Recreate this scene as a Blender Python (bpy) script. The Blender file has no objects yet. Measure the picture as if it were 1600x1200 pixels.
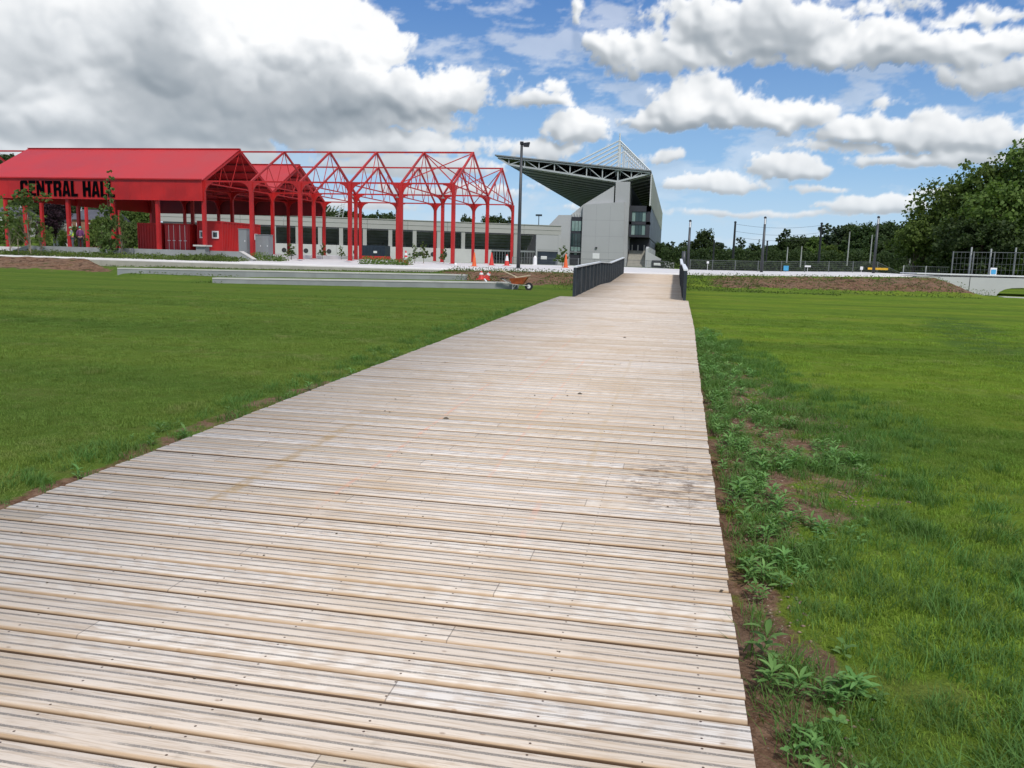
import bpy, math, random
import numpy as np
from mathutils import Vector, Matrix, noise as mnoise

random.seed(7); RNG = np.random.default_rng(7)
S = bpy.context.scene
COL = S.collection

# ------------------------------------------------------------------ camera geometry
F, VX, VY, RR = 1280., 1055., 410., 0.028          # focal in px of a 1600x1200 picture, vanishing point of the boardwalk
_roll = math.atan(RR); _c, _s = math.cos(_roll), math.sin(_roll)
_dx, _dy = VX-800, VY-600
_ux, _uy = _c*_dx+_s*_dy, -_s*_dx+_c*_dy
PITCH = math.atan(-_uy/F); YAW = math.atan(_ux*math.cos(PITCH)/F)
FW = Vector((-math.sin(YAW)*math.cos(PITCH), math.cos(YAW)*math.cos(PITCH), -math.sin(PITCH)))
_r0 = Vector((math.cos(YAW), math.sin(YAW), 0)); _u0 = _r0.cross(FW)
RT = _c*_r0+_s*_u0; UP = -_s*_r0+_c*_u0
CAM = Vector((0, 0, 1.6))
def ray(px, py): return FW+RT*((px-800)/F)+UP*((600-py)/F)
def atY(px, py, Y):
    r = ray(px, py); return CAM+r*(Y/r.y)

cd = bpy.data.cameras.new('camera'); cam = bpy.data.objects.new('camera', cd); COL.objects.link(cam)
cd.sensor_width = 36; cd.lens = 36*F/1600; cd.clip_end = 6000; cd.clip_start = .05
m = Matrix((RT, UP, -FW)).transposed().to_4x4(); m.translation = CAM; cam.matrix_world = m
S.camera = cam

# ------------------------------------------------------------------ node helpers
class NT:
    def __init__(s, tree): s.t = tree; s.n = tree.nodes; s.l = tree.links
    def node(s, typ, **kw):
        n = s.n.new(typ)
        for k, v in kw.items(): setattr(n, k, v)
        return n
    def put(s, sock, v):
        if isinstance(v, bpy.types.NodeSocket): s.l.new(v, sock)
        elif v is not None: sock.default_value = v
    def math(s, op, a, b=None, c=None, clamp=False):
        n = s.node('ShaderNodeMath', operation=op, use_clamp=clamp)
        s.put(n.inputs[0], a); s.put(n.inputs[1], b)
        if c is not None: s.put(n.inputs[2], c)
        return n.outputs[0]
    def mix(s, f, a, b, mode='MIX'):
        n = s.node('ShaderNodeMix', data_type='RGBA', blend_type=mode)
        s.put(n.inputs[0], f); s.put(n.inputs[6], a); s.put(n.inputs[7], b); return n.outputs[2]
    def fmix(s, f, a, b):
        n = s.node('ShaderNodeMix', data_type='FLOAT'); s.put(n.inputs[0], f); s.put(n.inputs[2], a); s.put(n.inputs[3], b); return n.outputs[0]
    def noise(s, vec, scale, detail=4, rough=.55, dist=0., dim='3D'):
        n = s.node('ShaderNodeTexNoise', noise_dimensions=dim)
        s.put(n.inputs['Vector'], vec); n.inputs['Scale'].default_value = scale; n.inputs['Detail'].default_value = detail
        n.inputs['Roughness'].default_value = rough; n.inputs['Distortion'].default_value = dist
        return n.outputs['Fac']
    def ramp(s, f, lo, hi, a=0., b=1., smooth=True):
        n = s.node('ShaderNodeMapRange'); n.interpolation_type = 'SMOOTHSTEP' if smooth else 'LINEAR'
        s.put(n.inputs[0], f); s.put(n.inputs[1], lo); s.put(n.inputs[2], hi); s.put(n.inputs[3], a); s.put(n.inputs[4], b)
        return n.outputs[0]
    def sep(s, v):
        n = s.node('ShaderNodeSeparateXYZ'); s.put(n.inputs[0], v); return n.outputs
    def comb(s, x, y, z=0.):
        n = s.node('ShaderNodeCombineXYZ'); s.put(n.inputs[0], x); s.put(n.inputs[1], y); s.put(n.inputs[2], z); return n.outputs[0]
    def geo(s): return s.node('ShaderNodeNewGeometry').outputs
    def pos(s): return s.geo()['Position']
    def objc(s): return s.node('ShaderNodeTexCoord').outputs['Object']
    def scalev(s, v, x, y, z):
        n = s.node('ShaderNodeVectorMath', operation='MULTIPLY'); s.put(n.inputs[0], v); n.inputs[1].default_value = (x, y, z); return n.outputs[0]

def C4(c): return (c[0], c[1], c[2], 1.)
def new_mat(name):
    m = bpy.data.materials.new(name); m.use_nodes = True; nt = NT(m.node_tree)
    b = m.node_tree.nodes['Principled BSDF']; return m, nt, b
def pbr(name, col, rough=.6, var=.12, scale=3., bump=0., bscale=None, metal=0., spec=.5, dirt=None, dirt_amt=.35, coat=0.):
    m, n, b = new_mat(name)
    p = n.objc()
    f = n.noise(p, scale, 6, .6)
    lo = tuple(c*(1-var) for c in col); hi = tuple(min(1, c*(1+var)) for c in col)
    c = n.mix(n.ramp(f, .3, .7), C4(lo), C4(hi))
    if dirt is not None:
        g = n.noise(n.scalev(p, 1, 1, .25), scale*.7, 8, .65)
        c = n.mix(n.math('MULTIPLY', n.ramp(g, .5, .72), dirt_amt), c, C4(dirt))
    n.put(b.inputs['Base Color'], c)
    n.put(b.inputs['Roughness'], n.ramp(f, .2, .8, max(.02, rough-.08), min(1, rough+.08)))
    b.inputs['Metallic'].default_value = metal; b.inputs['Specular IOR Level'].default_value = spec
    if coat: b.inputs['Coat Weight'].default_value = coat
    if bump:
        bn = n.node('ShaderNodeBump'); bn.inputs['Strength'].default_value = 1.; bn.inputs['Distance'].default_value = bump
        n.put(bn.inputs['Height'], n.noise(p, bscale or scale*6, 6, .6)); n.put(b.inputs['Normal'], bn.outputs[0])
    return m

M = {}
M['red'] = pbr('red_paint', (.39, .009, .009), .5, .16, .6, dirt=(.22, .02, .02), dirt_amt=.3)
M['red_roof'] = pbr('red_roof_sheet', (.43, .016, .020), .5, .07, .35, dirt=(.36, .03, .04), dirt_amt=.25)
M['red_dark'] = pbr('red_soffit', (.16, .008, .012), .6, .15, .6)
M['concrete'] = pbr('pale_concrete', (.55, .53, .50), .85, .08, .8, bump=.004, dirt=(.40, .38, .35), dirt_amt=.35)
M['pave'] = pbr('promenade_concrete', (.60, .575, .56), .8, .06, .5, bump=.002, dirt=(.48, .45, .43), dirt_amt=.4)
M['concrete_beige'] = pbr('beige_concrete', (.36, .34, .29), .85, .10, 1.2, bump=.004, dirt=(.22, .21, .18), dirt_amt=.4)
M['concrete_grey'] = pbr('grey_concrete', (.28, .29, .29), .85, .10, 1.0, bump=.004, dirt=(.18, .18, .17), dirt_amt=.4)
M['wall_white'] = pbr('white_wall', (.50, .50, .49), .8, .06, .4, dirt=(.36, .36, .35), dirt_amt=.3)
M['stad'] = pbr('stadium_precast', (.37, .375, .38), .8, .05, .12, dirt=(.26, .26, .26), dirt_amt=.3)
M['stad_l'] = pbr('stadium_precast_pale', (.41, .415, .415), .8, .05, .12, dirt=(.29, .29, .29), dirt_amt=.3)
M['stand_band'] = pbr('terrace_band_concrete', (.36, .36, .34), .8, .06, .15, dirt=(.27, .27, .26), dirt_amt=.4)
M['dark_clad'] = pbr('dark_cladding', (.028, .028, .036), .5, .2, .3)
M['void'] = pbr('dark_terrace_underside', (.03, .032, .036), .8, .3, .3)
M['terr'] = pbr('terrace_step', (.24, .245, .25), .8, .3, .3)
M['steel'] = pbr('grey_steel', (.20, .215, .22), .5, .1, .5)
M['steel_w'] = pbr('white_steel', (.60, .62, .62), .4, .06, .5)
M['truss_grey'] = pbr('truss_grey', (.40, .42, .42), .5, .1, .5)
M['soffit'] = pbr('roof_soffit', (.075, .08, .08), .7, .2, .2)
M['louvre'] = pbr('louvre_screen', (.52, .53, .52), .6, .05, .3)
M['slate'] = pbr('slate_steel', (.022, .030, .038), .4, .2, 2.)
M['rail_top'] = pbr('pale_handrail', (.70, .71, .72), .35, .06, 2.)
M['pole'] = pbr('pole_grey', (.045, .05, .055), .45, .2, 1.)
M['pole_l'] = pbr('pole_galvanised', (.34, .35, .34), .5, .15, 1.)
M['pole_k'] = pbr('pole_black', (.012, .013, .016), .5, .2, 1.)
M['white'] = pbr('white_paint', (.72, .72, .72), .5, .04, 2.)
M['cab'] = pbr('cabinet_grey', (.20, .21, .22), .5, .08, 1.5)
M['navy'] = pbr('navy_paint', (.018, .028, .045), .5, .15, 1.)
M['orange'] = pbr('orange_plastic', (.70, .12, .03), .5, .1, 4., dirt=(.5, .1, .04))
M['conered'] = pbr('cone_red', (.58, .04, .03), .5, .1, 4., dirt=(.4, .05, .04))
M['rubber'] = pbr('black_rubber', (.02, .02, .02), .8, .2, 6.)
M['wood'] = pbr('pale_plank', (.52, .44, .30), .75, .15, 8., bump=.001)
M['rust'] = pbr('barrow_orange', (.48, .10, .035), .6, .2, 6., dirt=(.18, .08, .04), dirt_amt=.6)
M['black'] = pbr('black_letter', (.003, .003, .004), 1., .1, 2., spec=0.)
M['mesh'] = pbr('fence_mesh', (.10, .11, .11), .6, .2, 2.)
M['blue_sign'] = pbr('blue_sign', (.05, .30, .52), .5, .1, 3.)
M['yellow_sign'] = pbr('yellow_sign', (.75, .42, .03), .5, .1, 3.)
M['bark'] = pbr('bark', (.10, .075, .05), .9, .3, 6., bump=.01)
M['bark_l'] = pbr('pale_bark', (.20, .17, .12), .9, .25, 8., bump=.006)
M['roof_slate'] = pbr('roof_slate', (.07, .07, .085), .7, .2, 1.)
M['brick'] = pbr('house_brick', (.26, .13, .08), .85, .2, 1.)
M['render'] = pbr('house_render', (.5, .48, .45), .85, .1, 1.)
M['skin'] = pbr('skin', (.42, .22, .15), .6, .08, 8.)
M['cl_grey'] = pbr('grey_jacket', (.20, .23, .23), .85, .2, 9.)
M['cl_hivis'] = pbr('hivis_yellow', (.55, .85, .06), .6, .1, 9.)
M['cl_purple'] = pbr('purple_top', (.12, .03, .11), .85, .2, 9.)
M['cl_black'] = pbr('black_trousers', (.015, .014, .018), .85, .2, 9.)
M['cl_dgrey'] = pbr('grey_trousers', (.07, .08, .09), .85, .2, 9.)
M['hat_teal'] = pbr('teal_helmet', (.01, .22, .15), .35, .1, 9.)
M['hat_green'] = pbr('olive_helmet', (.16, .28, .14), .4, .1, 9.)
m, n, b = new_mat('window_glass'); b.inputs['Base Color'].default_value = (.03, .06, .06, 1); b.inputs['Roughness'].default_value = .06; b.inputs['Specular IOR Level'].default_value = .9
b.inputs['Metallic'].default_value = .35
M['glass'] = m
m, n, b = new_mat('pale_green_glass')
cf = n.noise(n.objc(), .4, 3); n.put(b.inputs['Base Color'], n.mix(n.ramp(cf, .4, .6), (.16, .24, .22, 1), (.24, .33, .30, 1))); b.inputs['Roughness'].default_value = .15
M['glass_g'] = m
m, n, b = new_mat('lantern_glass'); b.inputs['Base Color'].default_value = (.85, .87, .88, 1); b.inputs['Roughness'].default_value = .3; b.inputs['Transmission Weight'].default_value = .3
M['lantern'] = m

def mown(n, p):                               # darker and lighter mown swathes of the turf, by ground position
    x_, y_, _ = n.sep(p); wob_ = n.math('MULTIPLY', n.math('SUBTRACT', n.noise(n.scalev(p, .35, 1, 0), .22, 3), .5), 5.)
    a_ = n.math('SINE', n.math('MULTIPLY', n.math('ADD', n.math('ADD', y_, n.math('MULTIPLY', x_, .06)), wob_), 2.5))
    b_ = n.math('SINE', n.math('MULTIPLY', n.math('ADD', n.math('ADD', y_, n.math('MULTIPLY', x_, -.10)), wob_), .95))
    f_ = n.math('ADD', n.math('MULTIPLY', n.ramp(a_, -.3, .7), .45), n.math('MULTIPLY', n.ramp(b_, -.1, .7), .55))
    return n.math('MULTIPLY', f_, n.ramp(n.noise(n.scalev(p, .5, 1, 0), .16, 3), .30, .60, .25, 1.))
def leaf_mat(name, a, bcol, trans=.35, rough=.55, lawn=False):
    m, n, b = new_mat(name)
    g = n.geo()
    rnd = g['Random Per Island']
    oi = n.node('ShaderNodeObjectInfo').outputs['Random']
    f = n.noise(n.objc(), .5, 4)
    mixf = n.math('ADD', n.math('MULTIPLY', rnd, .65), n.math('MULTIPLY', n.ramp(f, .35, .65), .35))
    c = n.mix(mixf, C4(a), C4(bcol))
    if lawn:                                  # the turf itself differs: duller sward on the left, patches and mown bands elsewhere
        wp = n.pos(); wx_, wy_, _ = n.sep(wp); c = n.mix(n.ramp(wx_, -5, 2, .58, 0.), c, (.145, .200, .055, 1)); c = n.mix(n.math('MULTIPLY', mown(n, wp), .62), c, (.075, .150, .034, 1)); c = n.mix(n.ramp(n.noise(wp, 1.3, 4), .56, .70, 0, .5), c, (.30, .29, .12, 1))
    hs = n.node('ShaderNodeHueSaturation'); n.put(hs.inputs['Color'], c); n.put(hs.inputs['Value'], n.ramp(oi, 0, 1, .85, 1.15, False)); n.put(hs.inputs['Hue'], n.ramp(oi, 0, 1, .49, .51, False))
    c = hs.outputs[0]
    n.put(b.inputs['Base Color'], c); b.inputs['Roughness'].default_value = rough; b.inputs['Specular IOR Level'].default_value = .12
    tr = n.node('ShaderNodeBsdfTranslucent'); n.put(tr.inputs[0], n.mix(1., c, (1.15, 1.3, .6, 1), 'MULTIPLY'))
    ms = n.node('ShaderNodeMixShader'); ms.inputs[0].default_value = trans
    n.l.new(b.outputs[0], ms.inputs[1]); n.l.new(tr.outputs[0], ms.inputs[2])
    n.l.new(ms.outputs[0], m.node_tree.nodes['Material Output'].inputs[0])
    return m
M['leaf'] = leaf_mat('leaf_green', (.052, .088, .022), (.155, .220, .055))
M['leaf_d'] = leaf_mat('leaf_dark', (.030, .054, .022), (.080, .115, .042))
M['leaf_s'] = leaf_mat('leaf_silver', (.055, .085, .055), (.120, .165, .105))
M['leaf_p'] = leaf_mat('leaf_purple', (.018, .010, .016), (.040, .020, .028), .15)
M['leaf_y'] = leaf_mat('leaf_young', (.060, .100, .030), (.140, .190, .060))
M['leaf_w'] = leaf_mat('weed_leaf', (.105, .215, .055), (.220, .370, .115), .3, .5)
M['blade'] = leaf_mat('grass_blade', (.155, .240, .030), (.295, .400, .055), .30, .7, True)
M['blade_d'] = leaf_mat('long_grass_blade', (.065, .140, .034), (.155, .270, .066), .35, .6)

# ------------------------------------------------------------------ mesh builder
class MB:
    def __init__(s): s.v = []; s.f = []; s.smooth = False
    def add(s, vs, fs):
        o = len(s.v); s.v += [tuple(v) for v in vs]; s.f += [tuple(i+o for i in f) for f in fs]; return s
    def box(s, x0, x1, y0, y1, z0, z1):
        vs = [(x, y, z) for z in (z0, z1) for x, y in ((x0, y0), (x1, y0), (x1, y1), (x0, y1))]
        return s.add(vs, [(3, 2, 1, 0), (4, 5, 6, 7), (0, 1, 5, 4), (1, 2, 6, 5), (2, 3, 7, 6), (3, 0, 4, 7)])
    def hexa(s, vs):
        return s.add(vs, [(3, 2, 1, 0), (4, 5, 6, 7), (0, 1, 5, 4), (1, 2, 6, 5), (2, 3, 7, 6), (3, 0, 4, 7)])
    def bar(s, a, b, w, h=None, up=(0, 0, 1)):
        h = h or w; a = Vector(a); b = Vector(b); d = (b-a).normalized(); u = Vector(up)
        if abs(d.dot(u)) > .98: u = Vector((0, 1, 0))
        x = d.cross(u).normalized(); y = x.cross(d)
        vs = [p+x*(sx*w/2)+y*(sy*h/2) for p in (a, b) for sx, sy in ((-1, -1), (1, -1), (1, 1), (-1, 1))]
        return s.hexa(vs)
    def tube(s, a, b, r0, r1=None, n=8, cap=True):
        r1 = r0 if r1 is None else r1; a = Vector(a); b = Vector(b); d = (b-a).normalized()
        u = Vector((0, 0, 1)) if abs(d.z) < .95 else Vector((0, 1, 0)); x = d.cross(u).normalized(); y = x.cross(d)
        vs = []
        for p, r in ((a, r0), (b, r1)):
            for i in range(n):
                t = 2*math.pi*i/n; vs.append(p+x*(r*math.cos(t))+y*(r*math.sin(t)))
        fs = [(i, (i+1) % n, n+(i+1) % n, n+i) for i in range(n)]
        if cap: fs += [tuple(range(n-1, -1, -1)), tuple(range(n, 2*n))]
        return s.add(vs, fs)
    def lathe(s, c, prof, n=16):
        vs = []; k = len(prof)
        for r, z in prof:
            for i in range(n):
                t = 2*math.pi*i/n; vs.append((c[0]+r*math.cos(t), c[1]+r*math.sin(t), c[2]+z))
        fs = [(j*n+i, j*n+(i+1) % n, (j+1)*n+(i+1) % n, (j+1)*n+i) for j in range(k-1) for i in range(n)]
        fs += [tuple(range(n-1, -1, -1)), tuple(range((k-1)*n, k*n))]
        return s.add(vs, fs)
    def prism(s, pts, d):
        d = Vector(d); p = [Vector(q) for q in pts]; k = len(p)
        vs = p+[q+d for q in p]
        return s.add(vs, [tuple(range(k-1, -1, -1)), tuple(range(k, 2*k))]+[(i, (i+1) % k, k+(i+1) % k, k+i) for i in range(k)])
    def build(s, name, mat, parent=None, smooth=False):
        me = bpy.data.meshes.new(name); off = Vector(parent.get('_org', (0, 0, 0))) if parent else Vector((0, 0, 0))
        me.from_pydata([tuple(Vector(v)-off) for v in s.v], [], s.f); me.materials.append(mat if not isinstance(mat, str) else M[mat])
        if smooth: me.polygons.foreach_set('use_smooth', [True]*len(me.polygons))
        me.update(); o = bpy.data.objects.new(name, me); COL.objects.link(o)
        if parent: o.parent = parent
        return o
def tag(o, label=None, cat=None, group=None, kind=None):
    if label: o['label'] = label
    if cat: o['category'] = cat
    if group: o['group'] = group
    if kind: o['kind'] = kind
    return o
def empty(name, loc, label=None, cat=None, group=None):
    o = bpy.data.objects.new(name, None); COL.objects.link(o); o.location = loc; o['_org'] = tuple(loc); o.empty_display_size = .3
    return tag(o, label, cat, group)
def sub_org(o, parent):      # lets a part carry sub-parts built in the same coordinates
    o['_org'] = tuple(parent['_org']); return o
def copy_tree(o, parent=None):
    c = o.copy(); COL.objects.link(c)
    if parent: c.parent = parent; c.matrix_parent_inverse = o.matrix_parent_inverse
    for ch in [x for x in o.children]: copy_tree(ch, c)
    return c
def np_mesh(name, V, Fq, mat, parent=None, smooth=False):
    me = bpy.data.meshes.new(name); V = np.asarray(V, np.float32); Fq = np.asarray(Fq, np.int32); k = Fq.shape[1]
    me.vertices.add(len(V)); me.vertices.foreach_set('co', V.ravel())
    me.loops.add(Fq.size); me.loops.foreach_set('vertex_index', Fq.ravel())
    me.polygons.add(len(Fq)); me.polygons.foreach_set('loop_start', np.arange(0, Fq.size, k, dtype=np.int32))
    me.polygons.foreach_set('loop_total', np.full(len(Fq), k, np.int32))
    if smooth: me.polygons.foreach_set('use_smooth', np.ones(len(Fq), bool))
    me.update(calc_edges=True); me.materials.append(M[mat] if isinstance(mat, str) else mat)
    o = bpy.data.objects.new(name, me); COL.objects.link(o)
    if parent: o.parent = parent
    return o

# ------------------------------------------------------------------ heights
def lerp_tab(x, xs, ys): return np.interp(x, xs, ys)
def deck_z(y): return lerp_tab(y, [0, 16.5, 28, 38, 44, 55.5], [0, .256, .33, .50, .46, .80])
def lawn_z(x, y):
    a = lerp_tab(y, [0, 16.5, 38, 60], [-.10, .156, .07, .05]); d = lerp_tab(x, [-40, -24, -14, -8, -3], [-.16, -.20, -.07, .04, 0])
    return a+d*lerp_tab(y, [14, 38], [0, 1])
def edge_y(x): return lerp_tab(x, [-90, -40, -16, -6, 3, 16, 30, 80], [53, 53, 53.5, 54.8, 57, 58.5, 59, 60])
def prom_z(x, y):
    base = lerp_tab(x, [-80, -20, 2, 16, 25], [.68, .71, .80, 1.12, 1.25])
    up = lerp_tab(y, [54, 62, 90], [0, .22, .22]) * lerp_tab(x, [-5, 8], [1, .15])
    return base+up
def sstep(a, b, x): t = np.clip((x-a)/(b-a), 0, 1); return t*t*(3-2*t)
TOP3 = lambda x: .20+.018*(x+21); TOP2 = lambda x: .50+.0125*(x+23)
TIER = ((-32.0, -11.0, 43.0, TOP2, .42), (-23.5, -7.4, 39.0, TOP3, .45))     # x0, x1, y, top(x), wall depth below top
def toe_y(x): return lerp_tab(x, [-80, -38, -31, -24, -8, -3.5, .5, 7, 17], [45.5, 45.5, 42., 39.2, 39.6, 42.5, 47, 49.5, 51.5])
def tier_lim(y): return lerp_tab(y, [38.9, 39.2, 43.2, 53], [-23.5, -23.5, -32.0, -41.5]), lerp_tab(y, [39, 43.0, 53], [-7.3, -11.0, -15.5])
def terrain_z(x, y):
    l = lawn_z(x, y); e = edge_y(x); t = toe_y(x)
    top = prom_z(x, e)-.045
    k = np.clip((y-t)/(e-.5-t), 0, 1)
    bank = l+(top-l)*(1-(1-k)**1.35)*np.where(k > 0, 1, 0)
    # stepped terraces on the left
    xl, xr = tier_lim(y)
    inT = sstep(xl-.5, xl+.3, x)*(1-sstep(xr-.4, xr+.6, x))
    y2 = lerp_tab(x, [-33, -24.5, -13], [43.6, 43.6, 43.6])
    zt = np.where(y > 43.22, TOP2(x)-.10, np.where((y > 39.22) & (x > -23.5), TOP3(x)-.03, l))
    zt = np.where((x <= -23.5) & (y <= 43.22), l+sstep(38, 43.0, y)*.22, zt)
    z = bank*(1-inT)+zt*inT
    fl = (1-sstep(-6.2, -5.6, x))*sstep(-12.4, -11.8, x)
    # right end: open low ground in front of and under the arch
    rt = sstep(16.2, 19.0, x)
    z = z*(1-rt)+rt*(l+lerp_tab(y, [55, 72, 95], [0, .03, .5]))
    behind = y > e+.2
    zb = np.where(y < 86, prom_z(x, y)-.30, .45)
    zb = zb+(.45-zb)*sstep(84, 90, y)
    zb = np.where(x > 17.6, np.where(y < 88, l+lerp_tab(y, [55, 72, 95], [0, .03, .5]), .62), zb)
    z = np.where(behind, zb, z)
    azd = np.degrees(np.arctan2(x, np.maximum(y, .1)))
    hill = 34*sstep(100, 320, np.hypot(x, y)-60)*sstep(-34, -47, azd)*sstep(60, 200, y)
    hill = hill+5*sstep(300, 700, y)
    return z+hill
def soil_mask(x, y):
    e = edge_y(x); t = toe_y(x)
    k = (y-t)/(e-t)
    s = sstep(.05, .3, k)*(1-sstep(.82, .98, k))*np.where((x > tier_lim(y)[0]) & (x < tier_lim(y)[1]), 0, 1)*np.where(x > 17.5, 0, 1)
    s = s*sstep(0, 3.5, np.abs(x+1.4)-1.9)
    s = np.maximum(s, .8*sstep(.1, .4, k)*(1-sstep(.8, 1, k))*(x < -2.5)*(x > -5.5))
    s = np.where(x < tier_lim(y)[0], np.maximum(s, sstep(0.0, .25, k)*(1-sstep(.9, 1, k))), s)
    s = s*np.where((y > 40) & (x > 0), 1-.45*sstep(.55, .8, k), 1)
    # bare earth beside the boardwalk
    ex = .42
    w = lerp_tab(y, [0, 3, 4.5, 6, 8, 11, 14, 17, 22], [.7, .5, .3, 1.5, 1.7, 1.2, .7, .3, 0])
    d = (x-ex)
    r = np.where((d > -.6) & (d < w), 1-np.clip(d/np.maximum(w, .01), 0, 1)**3, 0)*sstep(22, 14, y)*.66
    d2 = (-3.80-x)
    w2 = lerp_tab(y, [0, 4, 8, 10, 12], [.35, .4, .5, .3, 0])
    l = np.where((d2 > -.6) & (d2 < w2), .56, 0)*sstep(13, 9, y)
    return np.maximum(s, np.maximum(r, l))

def axis(*segs):
    out = []
    for a, b, st in segs: out += list(np.arange(a, b, st))
    return np.array(out+[segs[-1][1]])
# ------------------------------------------------------------------ ground sheet
xs = axis((-2300, -400, 100), (-400, -70, 8), (-70, -40, .6), (-40, -6, .35), (-6, 6, .16), (6, 20, .3), (20, 60, 1.0), (60, 400, 15), (400, 2300, 100))
ys = axis((-60, 0, 3), (0, 16, .2), (16, 36, .4), (36, 62, .16), (62, 90, 1.), (90, 400, 12), (400, 1300, 60), (1300, 2500, 150))
X, Y = np.meshgrid(xs, ys); Z = terrain_z(X, Y)
near = (np.abs(X) < 60) & (Y < 60)
sm = soil_mask(X, Y)
def relief_noise(x, y):
    o = 0
    for k, (f_, a_) in enumerate(((.9, 1.), (2.1, .55), (4.7, .35))): o = o+a_*np.sin(x*f_*1.7+3*np.sin(y*f_*1.1+k))*np.sin(y*f_*2.3+2.2*np.sin(x*f_*.9+k*2))
    return o
Z = Z+np.where(near & (Y > 40), sm*relief_noise(X, Y)*.045, 0)
Z = Z+np.where(near, (RNG.random(X.shape)-.5)*(.012+.09*sm*(Y > 40)), 0)
Z = np.where((X > -3.95) & (X < .6) & (Y < 57), np.minimum(Z, deck_z(Y)-.12), Z)
nx, ny = len(xs), len(ys)
V = np.stack([X, Y, Z], -1).reshape(-1, 3)
ii = np.arange(nx*ny).reshape(ny, nx)
Fq = np.stack([ii[:-1, :-1], ii[:-1, 1:], ii[1:, 1:], ii[1:, :-1]], -1).reshape(-1, 4)

m, n, b = new_mat('lawn_and_soil'); M['lawn'] = m
p = n.pos(); at = n.node('ShaderNodeAttribute', attribute_name='soil').outputs['Fac']
sx, sy, sz = n.sep(p)
big = n.noise(p, .35, 4); med = n.noise(p, 2.2, 5, .6); fine = n.noise(p, 60, 5, .75); fine2 = n.noise(n.scalev(p, 1, .45, 1), 22, 4, .7)
g = n.mix(n.ramp(med, .3, .7), (.135, .215, .026, 1), (.195, .285, .034, 1))
g = n.mix(n.math('MULTIPLY', n.ramp(big, .46, .66), .75), g, (.225, .275, .034, 1))
g = n.mix(n.ramp(sx, -5, 2, .58, 0.), g, (.092, .138, .034, 1))
dry = n.noise(n.scalev(p, .5, 1.6, 1), 1.1, 5, .65)
g = n.mix(n.math('MULTIPLY', n.ramp(dry, .52, .68), .5), g, (.22, .21, .07, 1))
# mowing stripes
g = n.mix(n.math('MULTIPLY', mown(n, p), .62), g, (.058, .115, .024, 1))
# one shadowed patch far right, its shade put into the turf colour
ell = n.math('ADD', n.math('POWER', n.math('DIVIDE', n.math('SUBTRACT', sx, n.math('ADD', 2.4, n.math('MULTIPLY', sy, .215))), 1.1), 2.), n.math('POWER', n.math('DIVIDE', n.math('SUBTRACT', sy, 21.), 8.), 2.))
g = n.mix(n.math('MULTIPLY', n.ramp(n.math('ADD', ell, n.math('MULTIPLY', med, .8)), .6, 1.6, 1, 0), .6), g, (.045, .100, .036, 1))
g = n.mix(n.ramp(fine, .35, .75, .55, 0), g, (.035, .065, .012, 1))
g = n.mix(n.ramp(fine2, .5, .8, 0, .45), g, (.24, .30, .10, 1))
s1 = n.mix(n.ramp(n.noise(p, 14, 6, .7), .35, .7), (.115, .060, .036, 1), (.285, .175, .115, 1))
s1 = n.mix(n.ramp(n.noise(p, .8, 4), .4, .65), s1, n.mix(.5, s1, (.20, .14, .10, 1)))
s1 = n.mix(n.ramp(n.noise(p, 90, 2, .5), .66, .74), s1, (.30, .24, .20, 1))
farb = n.ramp(sy, 36, 40)
s1 = n.mix(n.math('MULTIPLY', farb, n.ramp(n.noise(n.scalev(p, .6, 1, 1.), 3.2, 6, .75), .48, .64)), s1, (.055, .034, .024, 1))
s1 = n.mix(n.math('MULTIPLY', farb, n.ramp(n.noise(n.scalev(p, .5, 1, 1.), 1.3, 6, .7), .54, .66, 0, .85)), s1, (.050, .070, .022, 1))
sn = n.noise(n.scalev(p, 1, 1, 2), 1.6, 7, .68)
msk = n.ramp(n.math('ADD', at, n.math('MULTIPLY', n.math('SUBTRACT', sn, .5), 1.7)), .42, .60)
msk = n.math('MULTIPLY', msk, n.ramp(at, .01, .12))
n.put(b.inputs['Base Color'], n.mix(msk, g, s1)); b.inputs['Roughness'].default_value = 1.; b.inputs['Specular IOR Level'].default_value = .0
bn = n.node('ShaderNodeBump'); bn.inputs['Distance'].default_value = .03; bn.inputs['Strength'].default_value = .9
n.put(bn.inputs['Height'], n.math('ADD', n.noise(p, 35, 6, .7), n.math('MULTIPLY', med, .6))); n.put(b.inputs['Normal'], bn.outputs[0])
ground = np_mesh('lawn', V, Fq, m, smooth=True)
a = ground.data.attributes.new('soil', 'FLOAT', 'POINT'); a.data.foreach_set('value', sm.ravel().astype(np.float32))
tag(ground, 'mown green lawn with bare earth banks either side of the boardwalk', 'lawn', kind='structure')

# ------------------------------------------------------------------ promenade slab
pxs = axis((-120, -60, 5), (-60, 40, 1.), (40, 120, 5)); rows = []
V = []; Fq = []
for j, t in enumerate(np.linspace(0, 1, 14)):
    for x in pxs:
        e = edge_y(x); y = e+(86-e)*t; V.append((x, y, prom_z(x, y)))
k = len(pxs)
for j in range(13):
    for i in range(k-1):
        if pxs[i] > 17.5 and j > 1: continue
        Fq.append((j*k+i, j*k+i+1, (j+1)*k+i+1, (j+1)*k+i))
o = len(V)
for x in pxs: V.append((x, edge_y(x), prom_z(x, edge_y(x))-.08))
for i in range(k-1): Fq.append((o+i, o+i+1, i+1, i))
V = np.array(V)
pv = np_mesh('promenade', V, np.array(Fq), 'pave'); tag(pv, 'pale concrete promenade crossing above the lawn', 'path', kind='structure')
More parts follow.
